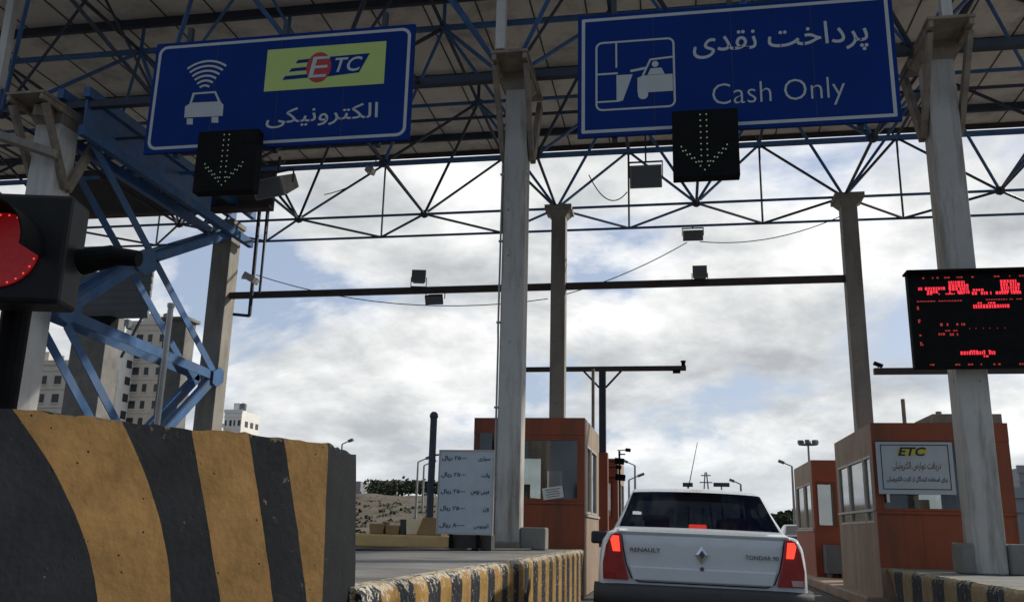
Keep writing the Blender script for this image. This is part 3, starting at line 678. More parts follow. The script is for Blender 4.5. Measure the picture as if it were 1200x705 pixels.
# car with radio waves
mb = MB()
def E_(x, y): return SP(x, y)
poly(mb, [E_(216, 138), E_(217, 125), E_(222, 122), E_(226, 109), E_(253, 107), E_(259, 120), E_(262, 123), E_(261, 136)], P, .003)
poly(mb, [E_(219, 139), E_(226, 139), E_(226, 146), E_(219, 146)], P, .0035); poly(mb, [E_(248, 137), E_(256, 137), E_(256, 144), E_(248, 144)], P, .0035)
c0 = E_(239, 109)
for k in range(6):
    rr = .13+.088*k; stroke(mb, [(c0[0]+rr*math.cos(R_(a)), c0[1]+rr*math.sin(R_(a))) for a in range(54, 128, 6)], .036, P, .004+k*.0002)
mb.build('pictogram', M['sign_white'], es, fix=False)
mb = MB(); poly(mb, [E_(225, 120.5), E_(228.5, 111), E_(251.5, 109.3), E_(255.5, 119)], P, .0055); mb.build('pictogram_window', M['sign_blue'], es, fix=False)

# lane arrows
def arrow(x0, x1, z0, z1, lab):
    Y = 11.95; r = thing('lane_arrow_display', ((x0+x1)/2, Y, z0), lab, 'display', 'down arrow displays under the blue signs')
    mb = MB(); mb.box(x0, x1, Y, Y+.2, z0, z1); mb.build('housing', M['black'], r, bevel=.008)
    for x in (x0+.2, x1-.2): mb = MB(); mb.box(x-.03, x+.03, Y+.2005, Y+.34, z0+.3, z1-.1); mb.build('mount', M['steel_dark'], r)
    mb = MB(); cx_ = (x0+x1)/2-.02; s = (z1-z0); PP = wall_P(Y); pts = []
    for k in range(9):
        for sx in (-.042, .042): pts.append((cx_+sx*s, z1-(.075+.088*k)*s))
    tip = z0+.10*s; pts.append((cx_, tip))
    for k in range(1, 6):
        for sx in (-1, 1):
            pts.append((cx_+sx*.058*k*s, tip+.058*k*s)); pts.append((cx_+sx*(.058*k+.02)*s, tip+(.058*k+.085-.02)*s))
    for u, v in pts:
        poly(mb, [(u+.0115*s*math.cos(R_(a)), v+.0115*s*math.sin(R_(a))) for a in range(0, 360, 60)], PP, .003)
    mb.build('lamp_dots', M['led_off'], r, fix=False)
arrow(.04, .95, 5.91, 6.92, 'black square display with a dotted down arrow under the Cash Only sign')
arrow(-7.25, -6.25, 6.03, 7.04, 'black square display with a dotted down arrow under the electronic toll sign')

# odd equipment beside the left arrow
def flood(name, c, sz, lab, rz=0, rx=0, mt='column_dirty', hang=None, grp='floodlights on the beams and trusses'):
    r = thing(name, c, lab, 'floodlight', grp, rz=rz)
    w_, d_, h_ = sz; Rx = Matrix.Rotation(rx, 3, 'X')
    mb = MB(); P8 = [Vector(p) for p in ((-w_*.36, d_*.5, -h_*.36), (w_*.36, d_*.5, -h_*.36), (w_*.5, -d_*.5, -h_*.5), (-w_*.5, -d_*.5, -h_*.5), (-w_*.36, d_*.5, h_*.36), (w_*.36, d_*.5, h_*.36), (w_*.5, -d_*.5, h_*.5), (-w_*.5, -d_*.5, h_*.5))]
    mb.hexa([Rx @ p for p in P8]); mb.build('housing', M[mt], r, local=True, bevel=.008)
    mb = MB(); P4 = [Rx @ Vector((a*w_*.44, -d_*.5-.006, b*h_*.42)) for a, b in ((-1, -1), (1, -1), (1, 1), (-1, 1))]; mb.prism(P4, (0, -.004, 0)); mb.build('lens', M['slat'], r, local=True)
    mb = MB(); s = 1 if hang is None or hang > 0 else -1
    for sx in (-1, 1): mb.bar((sx*(w_*.5+.012), 0, 0), (sx*(w_*.5+.012), 0, s*h_*.72), .02)
    mb.bar((-w_*.5-.02, 0, s*h_*.72), (w_*.5+.02, 0, s*h_*.72), .03)
    if hang: mb.bar((0, 0, s*h_*.72), (0, 0, hang), .035)
    mb.build('yoke', M['steel_dark'], r, local=True)
flood('floodlight', at(491, 325, Y=21.0), (.36, .2, .34), 'small floodlight standing on top of the long cross beam left of the price-board column', rx=-.2, rz=.2, hang=-.33)
flood('floodlight', at(510, 350, Y=21.0), (.46, .26, .24), 'floodlight hanging below the long cross beam left of the price-board column', rx=.5, hang=.24, mt='black')
flood('floodlight', at(820, 320, Y=21.0), (.34, .2, .32), 'floodlight standing on the cross beam between the two slim columns', rx=-.15, hang=-.30)
flood('floodlight', at(812, 276, Y=22.8), (.52, .28, .28), 'floodlight hanging from the rear truss between the two slim columns', rx=.3, hang=.26)
flood('floodlight', at(757, 208, Y=17.7), (.66, .3, .48), 'large floodlight under the truss left of the Cash Only arrow display', rx=.25, hang=.95, mt='column_dirty')
flood('floodlight', at(325, 217, Y=12.9), (.62, .5, .32), 'grey floodlight box tilted down beside the left down-arrow display', rx=.55, rz=-.3, hang=.5, mt='column_dirty')
# cross beam on the rear columns
mb = MB(); mb.bar((-11.4, 21.1, 6.86), (3.95, 21.1, 6.90), .13, .16); tag(mb.build('cross_beam', M['steel_brown'], bevel=.01), 'long dark beam crossing between the rear columns below the trusses', 'beam')
# conduit beside broad column
cd = thing('conduit', (-10.9, 20.9, 3), 'bent dark conduit with a small camera on the right side of the broad column', 'conduit')
p = at(288, 370, Y=20.9); q = at(300, 245, Y=20.9)
mb = MB(); mb.tube((p.x+.1, 20.9, p.z), (p.x+.1, 20.9, q.z+.6), .05, 8); mb.tube((p.x+.32, 20.9, p.z+.6), (p.x+.32, 20.9, q.z+.6), .035, 8); mb.tube((p.x+.1, 20.9, p.z), (p.x-.35, 20.9, p.z+.05), .04, 8); mb.build('pipes', M['steel_dark'], cd)
c = at(294, 326, Y=20.6); mb = MB(); mb.obox(c, (.34, .3, .17), Matrix.Rotation(.5, 3, 'Y')); mb.tube(c, (c.x-.4, 20.9, c.z+.1), .03, 6); mb.build('camera', M['alu'], cd, bevel=.01)
mb = MB(); mb.path([Vector((-2.835, 14.2, .85)), Vector((-2.835, 14.2, 4.1)), Vector((-2.84, 14.19, 4.3)), Vector((-2.835, 14.2, 7.2))], .017, 6)
for z in (1.6, 3.0, 4.4, 5.8, 7.0): mb.box(-2.87, -2.80, 14.175, 14.225, z, z+.03)
tag(mb.build('cable_conduit', M['galv']), 'thin grey conduit clipped to the left edge of the column beside the price board', 'conduit')
# cables
def sag(p, q, s, n=14): return [p.lerp(q, k/n)-Vector((0, 0, s*4*(k/n)*(1-k/n))) for k in range(n+1)]
for p, q, s, lb in ((at(300, 322, Y=21.3), at(642, 350, Y=21.3), .45, 'thin cable sagging below the cross beam left of the slim column'), (at(662, 345, Y=21.4), at(805, 284, Y=22.6), .12, 'thin cable rising from the slim column to the hanging floodlight'), (at(820, 283, Y=22.6), at(1003, 245, Y=21.3), .3, 'thin cable running from the hanging floodlight to the right slim column'), (at(440, 200, Y=20), at(380, 228, Y=20), .1, 'short loose cable under the truss below the electronic toll sign'), (at(690, 205, Y=17.3), at(735, 225, Y=17.5), .35, 'looped cable beside the large floodlight under the truss')):
    mb = MB(); mb.path(sag(p, q, s), .012, 5); tag(mb.build('cable', M['cable']), lb, 'cable')
c = at(434, 200, Y=19.9); mb = MB(); mb.obox(c, (.2, .24, .14), Matrix.Rotation(.4, 3, 'Y')); mb.tube(c, c+Vector((.1, .1, .3)), .02, 6); tag(mb.build('small_camera', M['alu'], bevel=.01), 'small camera clipped to the truss below the electronic toll sign', 'camera')

# ------------------------------------------------------------------ T gantry behind
tg = thing('camera_gantry', (-1.9, 24, 0), 'dark T-shaped gantry arm on a pole behind the red-brown booth', 'gantry')
a = at(600, 433, Y=24); b = at(804, 430, Y=24); c = at(706, 437, Y=24)
mb = MB(); mb.box(c.x-.09, c.x+.09, 23.92, 24.08, .74, a.z-.06); mb.build('pole', M['steel_dark'], tg)
mb = MB(); mb.box(a.x, b.x, 23.93, 24.07, a.z-.06, a.z+.06); mb.build('arm', M['steel_brown'], tg, bevel=.008)
mb = MB(); e = at(804, 426, Y=24); mb.box(b.x-.12, b.x-.02, 23.95, 24.05, a.z+.061, a.z+.16); mb.tube((b.x-.07, 24, a.z+.16), (b.x-.07, 24, a.z+.2), .07, 8); mb.box(b.x-.35, b.x-.15, 23.9, 24.05, a.z-.13, a.z-.061); mb.build('camera', M['black'], tg)
for s in (-1, 1):
    mb = MB(); mb.bar((c.x+s*.09, 24, a.z-.5), (c.x+s*.5, 24, a.z-.06), .05); mb.build('knee_brace', M['steel_dark'], tg)
mb = MB(); mb.box(c.x-.14, c.x+.14, 23.85, 24.15, .74, 3.12); mb.build('base_casing', M['red'], tg, bevel=.01)
mb = MB(); p = at(696, 432, Y=19.6); mb.tube((p.x, 19.4, 3.0), (p.x, 19.4, at(696, 432, Y=19.4).z), .035, 8); tag(mb.build('rusty_pipe', M['rust']), 'thin rusty pipe standing up behind the red-brown booth roof', 'pipe')
# right crossbar
rg = thing('camera_gantry', (4.4, 21.3, 0), 'dark crossbar behind the red display board on the right', 'gantry')
a = at(1024, 435, Y=21.4); b = at(1300, 432, Y=21.4)
mb = MB(); mb.box(a.x, b.x, 21.33, 21.47, a.z-.07, a.z+.07); mb.build('arm', M['steel_brown'], rg, bevel=.008)
mb = MB(); mb.obox(at(1029, 427, Y=21.4), (.2, .12, .07), Matrix.Rotation(.4, 3, 'Y')); mb.bar(at(1029, 428, Y=21.4), (a.x+.1, 21.4, a.z+.06), .02); mb.build('camera', M['black'], rg)
mb = MB(); mb.box(b.x-.2, b.x-.05, 21.33, 21.47, 0, a.z-.07); mb.build('pole', M['steel_brown'], rg)

# ------------------------------------------------------------------ red LED board
lb_ = thing('message_board', (4.4, 13.9, 3.56), 'black electronic board with broken red dot lettering fixed to the right column', 'display')
YL = 13.9; a = at(1063, 321, Y=YL); b = at(1205, 318, Y=YL); c = at(1073, 431, Y=YL)
x0, x1, z0, z1 = a.x, a.x+1.72, c.z, a.z
mb = MB(); mb.box(x0, x1, YL, YL+.16, z0, z1); mb.build('housing', M['black'], lb_, bevel=.008)
mb = MB(); mb.box(x0-.03, x1+.03, YL-.12, YL+.17, z1+.001, z1+.03); mb.build('hood', M['black'], lb_)
mb = MB(); mb.box(x0+.5, x0+.62, YL+.161, 14.17, z0+.3, z0+.4); mb.box(x0+.95, x0+1.07, YL+.161, 14.17, z1-.4, z1-.3); mb.build('bracket', M['steel_dark'], lb_)
PL = wall_P(YL); W_, H_ = x1-x0, z1-z0; mr, md = MB(), MB(); rnd = random.Random(3)
def seg(mbx, f0, f1, g, th=.011, gap=.35):
    f = f0
    while f < f1:
        wd = rnd.uniform(.008, .022)
        if rnd.random() > gap*.45:
            poly(mbx, [(x0+f*W_, z1-(g+th)*H_), (x0+(f+wd)*W_, z1-(g+th)*H_), (x0+(f+wd)*W_, z1-(g-th)*H_), (x0+f*W_, z1-(g-th)*H_)], PL, .003+rnd.random()*.0004)
        f += wd+.006
# geometry in fractions of the panel (photo panel seen 0..0.85 wide)
for g in (.105, .14, .175, .21): seg(mr, .33, .405, g, .0165, .1); seg(mr, .415, .48, g, .0165, .1)
for g in (.105, .14, .175, .21): seg(mr, .745, .805, g, .0165, .1); seg(mr, .82, .88, g, .0165, .1)
seg(mr, .08, .33, .165, .016, .05); seg(mr, .15, .24, .20, .016, .2); seg(mr, .51, .67, .225, .016, .2); seg(mr, .70, .90, .225, .016, .3); seg(mr, .52, .60, .19, .012, .4); seg(mr, .10, .45, .225, .007, .8)
seg(mr, .51, .69, .365, .02, .05); seg(mr, .70, .79, .365, .018, .15); seg(mr, .53, .58, .33, .009, .5); seg(mr, .63, .67, .33, .009, .5)
seg(mr, .37, .64, .85, .018, .15); seg(mr, .55, .58, .885, .009, .1); seg(mr, .42, .60, .83, .008, 1.2)
seg(md, .23, .29, .55, .014, .4); seg(md, .36, .43, .55, .012, .4); seg(md, .21, .25, .65, .012, .4); seg(md, .30, .37, .655, .013, .4); seg(md, .25, .36, .615, .007, 1.2); seg(md, .06, .46, .30, .006, .25); seg(md, .6, .88, .295, .006, .4)
for k in range(9): seg(md, .1+.1*k, .14+.1*k, .05, .008, .6); seg(md, .12+.1*k, .16+.1*k, .968, .008, .9)
for g in (.1, .36, .38, .5, .52, .66, .74, .76): seg(md, .055, .075, g, .009, .2)
for f in (.46, .51, .57, .62, .68, .74): poly(md, [(x0+f*W_, z1-.6*H_), (x0+(f+.006)*W_, z1-.6*H_), (x0+(f+.006)*W_, z1-.59*H_), (x0+f*W_, z1-.59*H_)], PL, .003)
mr.build('lit_dots', M['led_red'], lb_, fix=False); md.build('dim_dots', M['led_red_dim'], lb_, fix=False)

# ------------------------------------------------------------------ booths
def wall(mb, u0_, u1_, z0_, z1_, holes, place, t=.05, mi=0):
    us = sorted({u0_, u1_, *[h[0] for h in holes], *[h[1] for h in holes]}); zs = sorted({z0_, z1_, *[h[2] for h in holes], *[h[3] for h in holes]})
    for i in range(len(us)-1):
        z = 0
        for j in range(len(zs)-1):
            uc, zc_ = (us[i]+us[i+1])/2, (zs[j]+zs[j+1])/2
            if any(h[0] < uc < h[1] and h[2] < zc_ < h[3] for h in holes): continue
            place(mb, us[i], us[i+1], zs[j], zs[j+1], t, mi)
def booth(X0_, X1_, Y0_, Y1_, zb, zt, label, cols, front_holes, left_holes, right_holes, back_holes, group='toll booths', side_base=None, zside=None, front_band=None):
    r = thing('toll_booth', ((X0_+X1_)/2, Y0_, zb), label, 'toll booth', group); t = .06
    fc, sc_, tc_ = cols; zs = zb if zside is None else zside
    def pf(mb, a, b, c, d, t_, mi): mb.box(a, b, Y0_, Y0_+t_, c, d, mi)
    def pb(mb, a, b, c, d, t_, mi): mb.box(a, b, Y1_-t_, Y1_, c, d, mi)
    def pl(mb, a, b, c, d, t_, mi): mb.box(X0_, X0_+t_, a, b, c, d, mi)
    def pr(mb, a, b, c, d, t_, mi): mb.box(X1_-t_, X1_, a, b, c, d, mi)
    mb = MB(); wall(mb, X0_, X1_, zb, zt-.3, front_holes, pf, t); mb.build('front_wall', fc, r)
    mb = MB(); wall(mb, X0_, X1_, zb, zt-.3, back_holes, pb, t); mb.build('rear_wall', fc, r)
    mb = MB(); wall(mb, Y0_+t, Y1_-t, zs, zt-.3, left_holes, pl, t); mb.build('side_wall', sc_, r)
    mb = MB(); wall(mb, Y0_+t, Y1_-t, zs, zt-.3, right_holes, pr, t); mb.build('side_wall', sc_, r)
    if side_base:
        for x0_, x1_ in ((X0_-.012, X0_-.001), (X1_+.001, X1_+.012)):
            mb = MB(); mb.box(x0_, x1_, Y0_+.01, Y1_-.01, zs, side_base); mb.build('lower_panel', M['red_faded'], r)
    mb = MB(); mb.box(X0_, X1_, Y0_-.012, Y0_+.06, zt-.299, zt); mb.build('fascia', fc, r)
    mb = MB(); mb.box(X0_, X0_+.06, Y0_+.061, Y1_, zt-.299, zt); mb.box(X1_-.06, X1_, Y0_+.061, Y1_, zt-.299, zt); mb.box(X0_+.061, X1_-.061, Y1_-.06, Y1_, zt-.299, zt); mb.build('fascia', sc_, r)
    mb = MB(); zj = front_holes[0][2]
    for f in (.0, .33, .66, .985):
        x = X0_+(X1_-X0_)*f; mb.box(x, x+.03, Y0_-.006, Y0_-.0005, zb+.02, zj-.06)
    mb.box(X0_, X1_, Y0_-.03, Y0_-.0004, zj-.055, zj-.015); mb.build('trim', sc_ if False else fc, r)
    mb = MB(); zj = right_holes[0][2]
    for xa, xb in ((X0_-.03, X0_-.001), (X1_+.001, X1_+.03)): mb.box(xa, xb, Y0_+.1, Y1_-.1, zj-.055, zj-.015)
    mb.build('sill', M['alu'], r)
    mb = MB(); mb.box(X0_+.062, X1_-.062, Y0_+.062, Y1_-.062, zt-.1, zt-.03); mb.build('roof', M['interior'], r)
    if zside is not None:
        mb = MB(); mb.box(X0_+.001, X1_-.001, Y0_+.0, Y0_+.059, zside, zb-.001); mb.build('base_wall', sc_, r); mb = MB(); mb.box(X0_+.001, X1_-.001, Y1_-.059, Y1_, zside, zb-.001); mb.build('base_wall', sc_, r)
    mb = MB(); mb.box(X0_+.07, X1_-.07, Y0_+.07, Y1_-.07, zb+.01, zb+.05); mb.build('floor', M['interior'], r)
    for holes, side in ((front_holes, 'f'), (left_holes, 'l'), (right_holes, 'r'), (back_holes, 'b')):
        for a, b, c, d in holes:
            fr, pn = MB(), MB(); q = .035
            bars = [(a, b, c, c+q), (a, b, d-q, d), (a, a+q, c+q, d-q), (b-q, b, c+q, d-q)]
            for (e, f, g, h) in bars:
                if side in 'fb': y = Y0_+.01 if side == 'f' else Y1_-.05; fr.box(e, f, y-.02, y+.04, g, h)
                else: x = X0_-.008 if side == 'l' else X1_-.052; fr.box(x, x+.06, e, f, g, h)
            if side in 'fb': y = (Y0_ if side == 'f' else Y1_-.06)+.025; pn.box(a+q, b-q, y, y+.006, c+q, d-q)
            else: x = (X0_ if side == 'l' else X1_-.06)+.025; pn.box(x, x+.006, a+q, b-q, c+q, d-q)
            win = fr.build('window', M['alu'] if side in 'lr' else M['redbrown'], r); pn.build('pane', M['pane'], win)
    # desk and equipment inside
    mb = MB(); mb.box(X0_+.2, X1_-.25, Y0_+.3, Y0_+.85, zb+.7, zb+.74); mb.box(X0_+.3, X0_+.36, Y0_+.35, Y0_+.8, zb+.05, zb+.7); mb.box(X1_-.4, X1_-.34, Y0_+.35, Y0_+.8, zb+.05, zb+.7); mb.build('desk', M['interior'], r)
    mb = MB(); mb.box(X0_+.5, X0_+.95, Y0_+.5, Y0_+.55, zb+.8, zb+1.1); mb.box(X0_+.68, X0_+.77, Y0_+.52, Y0_+.54, zb+.741, zb+.8); mb.build('screen', M['black'], r)
    return r
def SPl(x, y, Y): p = at(x, y, Y=Y); return p.x, p.z
bl = booth(-3.58, -1.585, 15.95, 18.9, .82, 3.06, 'red-brown toll booth with a tan side, left of the white sedan', (M['redbrown'], M['tan'], M['tan']),
      [(-2.78, -1.68, 1.62, 2.70), (-3.45, -2.9, 1.62, 2.70)], [(16.3, 17.4, 1.6, 2.65), (17.5, 18.6, 1.6, 2.65)],
      [(16.35, 17.1, 1.42, 2.62), (17.25, 18.3, 1.42, 2.62)], [(-3.4, -2.75, 1.6, 2.6), (-2.68, -2.3, 1.6, 2.35)], zside=.05)
# notices in its window
mb = MB(); a = at(648, 577, Y=15.93); mb.obox(a, (.36, .006, .2), Matrix.Rotation(R_(-9), 3, 'Y'))
for k in range(4): mb.obox(a+Matrix.Rotation(R_(-9), 3, 'Y') @ Vector((0, -.005, .06-.04*k)), (.26-.04*(k % 2), .004, .010), Matrix.Rotation(R_(-9), 3, 'Y'), 1)
tag(mb.build('paper_notice', [M['paper'], M['ink']]), 'white paper notice tilted in the window of the red-brown booth', 'notice')
mb = MB(); a = at(570, 525, Y=15.9); mb.box(a.x-.13, a.x+.1, 15.91, 15.925, a.z-.05, a.z+.28); tag(mb.build('grey_box', M['slat'], bevel=.005), 'small grey panel on the red-brown booth above the price board', 'panel')
br_ = booth(3.2, 5.32, 15.95, 19.6, .655, 2.98, 'brown toll booth with a tan side and a white notice board on its front', (M['redbrown'], M['tan'], M['tan']),
      [(3.3, 4.6, 1.56, 2.66)], [(16.15, 16.75, 1.36, 2.46), (16.8, 18.2, 1.36, 2.46), (18.25, 19.3, 1.36, 2.46)],
      [(16.3, 17.5, 1.6, 2.6), (17.7, 19, 1.6, 2.6)], [(4.7, 5.2, 1.6, 2.55)], zside=.2)
mb = MB(); p = at(1091, 487, Y=16.1); mb.box(p.x, 5.28, 16.02, 17.2, 2.981, 3.14); mb.tube((p.x+.15, 16.2, 3.14), (p.x+.15, 16.2, 3.2), .05, 8); tag(mb.build('roof_box', M['rust'], bevel=.01), 'brown box on the roof of the brown booth', 'box')
mb = MB(); p = at(1058, 470, Y=17); mb.tube((p.x, 17, 2.95), (p.x, 17, p.z+.04), .035, 8); tag(mb.build('rusty_pipe', M['rust']), 'short rusty pipe standing on the roof of the brown booth', 'pipe')
booth(3.22, 5.2, 23.2, 26.6, .2, 2.92, 'further orange-red toll booth behind the brown booth', (M['red_faded'], M['tan'], M['tan']),
      [(3.3, 3.75, 1.35, 2.4), (3.85, 4.4, 1.35, 2.4), (4.5, 5.1, 1.35, 2.4)], [(23.5, 24.6, 1.3, 2.4), (24.8, 26.2, 1.3, 2.4)], [(23.5, 24.8, 1.3, 2.4), (25, 26.2, 1.3, 2.4)], [(3.34, 4.2, 1.35, 2.55), (4.25, 5.1, 1.35, 2.55)], side_base=1.27)
mb = MB(); a = at(965, 638, Y=23); b = at(990, 670, Y=23); mb.box(a.x, b.x, 22.7, 23.15, b.z-.03, a.z); mb.box(a.x+.05, a.x+.12, 22.75, 23.1, .2, b.z-.031); mb.box(b.x-.12, b.x-.05, 22.75, 23.1, .2, b.z-.031); tag(mb.build('dark_cabinet', M['slat'], bevel=.01), 'dark grey cabinet on legs in front of the further orange booth', 'cabinet')
booth(-3.4, -1.62, 25.6, 28.6, .74, 3.1, 'further tan toll booth half hidden behind the red-brown booth', (M['red_faded'], M['tan'], M['tan']),
      [(-2.6, -1.75, 1.5, 2.6)], [(26, 28, 1.5, 2.6)], [(25.9, 27, 1.4, 2.5), (27.2, 28.3, 1.4, 2.5)], [(-3, -2, 1.5, 2.6)])
# notice board on the brown booth
nb = thing('notice_board', (3.9, 15.85, 1.74), 'white notice board with blue border and a logo on the front of the brown booth', 'sign')
Yn = 15.84; a = at(1026, 518, Y=Yn); b = at(1121, 578, Y=Yn); x0, x1, z0, z1 = a.x, b.x, b.z-.02, a.z+.01
mb = MB(); mb.box(x0, x1, Yn, Yn+.04, z0, z1); mb.build('panel', M['board_grey'], nb, bevel=.004)
PN = wall_P(Yn); mb = MB(); stroke(mb, [(x0+.07, z0+.08), (x1-.07, z0+.08), (x1-.07, z1-.05), (x0+.07, z1-.05)], .014, PN, closed=True); mb.build('border', M['ink'], nb, fix=False)
def nbp(f, g): return (x0+f*(x1-x0), z0+g*(z1-z0))
mb = MB(); poly(mb, [nbp(.27, .74), nbp(.64, .74), nbp(.68, .88), nbp(.30, .88)], PN, .003); mb.build('logo_patch', M['ink_yellow'], nb, fix=False)
mb = MB(); text(mb, 'ETC', nbp(.30, 0)[0], nbp(.64, 0)[0], nbp(0, .73)[1], nbp(0, .90)[1], lambda u, v, d: PN(u+(v-nbp(0, .8)[1])*.3, v, d+.003), bold=.03); mb.build('lettering', M['ink'], nb)
mb = MB(); text(mb, 'دریافت عوارض الکترونیکی', nbp(.2, 0)[0], nbp(.83, 0)[0], nbp(0, .44)[1], nbp(0, .62)[1], PN, persian=True, bold=.012); mb.build('lettering', M['ink_brown'], nb)
mb = MB(); text(mb, 'برای استفاده کنندگان از کارت الکترونیکی'.replace('ز', 'ر'), nbp(.11, 0)[0], nbp(.9, 0)[0], nbp(0, .22)[1], nbp(0, .35)[1], PN, persian=True, bold=.012); mb.build('lettering', M['ink'], nb)
mb = MB(); p = at(1041, 583, Y=Yn); mb.box(p.x-.02, p.x+.02, Yn-.01, Yn+.02, p.z-.07, z0-.001); mb.build('clip', M['paper'], nb)

# ------------------------------------------------------------------ price board on the left island
pb_ = thing('price_board', (-3.1, 12.9, .82), 'pale grey price board with five handwritten rows standing left of the column', 'sign')
Yp = 12.9; a = at(516, 528, Y=Yp); b = at(576, 625, Y=Yp); x0, x1, z0, z1 = a.x, b.x+.0, b.z, a.z
mb = MB(); mb.box(x0, x1, Yp, Yp+.03, z0, z1); mb.build('panel', M['board_grey'], pb_, bevel=.004); mb = MB(); mb.box(x0-.015, x1+.015, Yp-.008, Yp+.035, z1, z1+.018); mb.box(x0-.015, x1+.015, Yp-.008, Yp+.035, z0-.018, z0); mb.box(x0-.015, x0-.001, Yp-.008, Yp+.035, z0, z1); mb.box(x1+.001, x1+.015, Yp-.008, Yp+.035, z0, z1); mb.build('frame', M['alu'], pb_)
PB = wall_P(Yp); mb = MB(); Wb, Hb = x1-x0, z1-z0
for k, (l, r_) in enumerate((('۲۵۰۰۰ ریال', 'سواری'), ('۲۵۰۰۰ ریال', 'وانت'), ('۲۵۰۰۰ ریال', 'مینی بوس'), ('۲۵۰۰۰ ریال', 'ون'), ('۸۰۰۰۰ ریال', 'اتوبوس'))):
    zc_ = z1-Hb*(.085+.205*k); wd = {0: .22, 1: .16, 2: .34, 3: .11, 4: .27}[k]
    text(mb, l, x0+.04*Wb, x0+.50*Wb, zc_-.045, zc_+.03, PB, persian=True, bold=.022); text(mb, r_, x1-.06*Wb-wd*Wb, x1-.06*Wb, zc_-.05, zc_+.025, PB, persian=True, bold=.012)
mb.build('lettering', M['ink'], pb_)
for x in (x0+.2, x1-.2):
    mb = MB(); mb.box(x-.03, x+.03, Yp+.031, Yp+.08, .822, z1-.1); mb.box(x-.05, x+.05, Yp-.15, Yp+.3, .8215, .85); mb.build('leg', M['black'], pb_)
mb = MB(); mb.box(x0+.15, x1-.02, Yp+.1, Yp+.35, .822, z0-.02); mb.build('base_box', M['fascia'], pb_, bevel=.01)

# ------------------------------------------------------------------ yellow kerb slab, blocks and pole behind
ks = MB(); a = at(380, 643, Y=13.3); b = at(527, 643, Y=13.3); ks.box(a.x-1, b.x, 13.3, 14.3, .8205, at(470, 626, Y=13.3).z); tag(ks.build('yellow_kerb', M['yellow'], bevel=.03), 'long low yellow painted kerb on the island left of the price board', 'kerb')
zt_ = at(470, 626, Y=13.3).z
for x_a, x_b, yt, m, lb in ((433, 449, 613, 'brown', 'leftmost brownish block on the yellow kerb'), (452, 467, 615, 'brown', 'low brownish block second from the left on the yellow kerb'), (469, 475, 608, 'fascia', 'narrow dark block on the yellow kerb'), (476, 493, 608, 'cream', 'cream concrete block on the yellow kerb beside the dark pole')):
    p = at(x_a, 620, Y=13.5); q = at(x_b, yt, Y=13.5); mb = MB(); dx = .02
    mb.hexa([(p.x, 13.5, zt_+.001), (q.x, 13.5, zt_+.001), (q.x, 13.75, zt_+.001), (p.x, 13.75, zt_+.001), (p.x-dx, 13.52, q.z), (q.x+dx, 13.52, q.z), (q.x+dx, 13.73, q.z), (p.x-dx, 13.73, q.z)])
    tag(mb.build('kerb_block', M[m], bevel=.015), lb, 'block', 'blocks on the yellow kerb')
bp_ = thing('bollard_pole', (-3.75, 13.6, zt_), 'dark round-topped pole on a brown base left of the price board', 'pole')
c = at(503, 615, Y=13.6); t_ = at(508, 486, Y=13.6); mb = MB(); mb.tube((c.x, 13.6, zt_+.2), (c.x, 13.6, t_.z-.05), .055, 12); mb.lathe((c.x, 13.6, t_.z-.05), [(.06, 0), (.07, .03), (.06, .07), (.03, .1)], 12); mb.build('pole', M['steel_dark'], bp_)
mb = MB(); mb.hexa([(c.x-.16, 13.45, zt_+.001), (c.x+.16, 13.45, zt_+.001), (c.x+.16, 13.75, zt_+.001), (c.x-.16, 13.75, zt_+.001), (c.x-.08, 13.53, zt_+.26), (c.x+.08, 13.53, zt_+.26), (c.x+.08, 13.68, zt_+.26), (c.x-.08, 13.68, zt_+.26)]); mb.build('base', M['brown'], bp_, bevel=.01)
for z in (2.2, 1.75):
    mb = MB(); mb.bar((c.x, 13.6, z), (c.x+.3, 13.6, z+.02), .025); mb.obox((c.x+.25, 13.6, z-.06), (.09, .1, .09), Matrix.Identity(3)); mb.build('bracket', M['black'], bp_)

# ------------------------------------------------------------------ red traffic signal, top left
ts = thing('traffic_signal', (-2.95, 3.55, .82), 'black traffic signal with a glowing red lens at the left edge above the barrier', 'traffic light')
Yt = 3.3
_LR = .168; pc = at(-3, 284, Y=Yt); sc2 = Yt/1056
mb = MB(); x_l = at(-150, 284, Y=Yt).x; x_r = at(78, 284, Y=Yt).x; z_b = at(40, 350, Y=Yt).z; z_t = at(40, 222, Y=Yt).z
yaw = Matrix.Rotation(R_(13), 3, 'Z')
HW = .27; c = Vector((pc.x+.0, Yt+.12, (z_b+z_t)/2))
mb.obox(c, (.52, .2, z_t-z_b), yaw); mb.build('housing', M['black_gloss'], ts, bevel=.02)
fn = yaw @ Vector((0, -1, 0)); rx_ = yaw @ Vector((1, 0, 0)); lc = c+fn*.102+rx_*-.015+Vector((0, 0, -.02))
mb = MB(); mb.prism([lc+rx_*_LR*math.cos(R_(a))+Vector((0, 0, _LR*math.sin(R_(a)))) for a in range(0, 360, 12)], fn*.012); mb.build('lens', M['signal_red'], ts)
mb = MB()
for k in range(26):
    a = R_(k*360/26); p = lc+fn*.0135+rx_*.158*math.cos(a)+Vector((0, 0, .158*math.sin(a))); mb.prism([p+rx_*.004*math.cos(R_(b))+Vector((0, 0, .004*math.sin(R_(b)))) for b in range(0, 360, 60)], fn*.002)
mb.build('lamp_dots', M['tail_lit'], ts)
mb = MB(); n = 26        # visor: open tube cut away below
for i in range(n+1):
    a = R_(-8+196*i/n); dirv = rx_*math.cos(a)+Vector((0, 0, math.sin(a))); ln = .2
    for rr, l_ in ((.182, 0), (.182, ln), (.175, ln), (.175, 0)): mb.v.append(lc+dirv*rr+fn*l_)
for i in range(n):
    for j in range(3): a = i*4+j; mb.f.append((a, a+1, a+5, a+4)); mb.m.append(0)
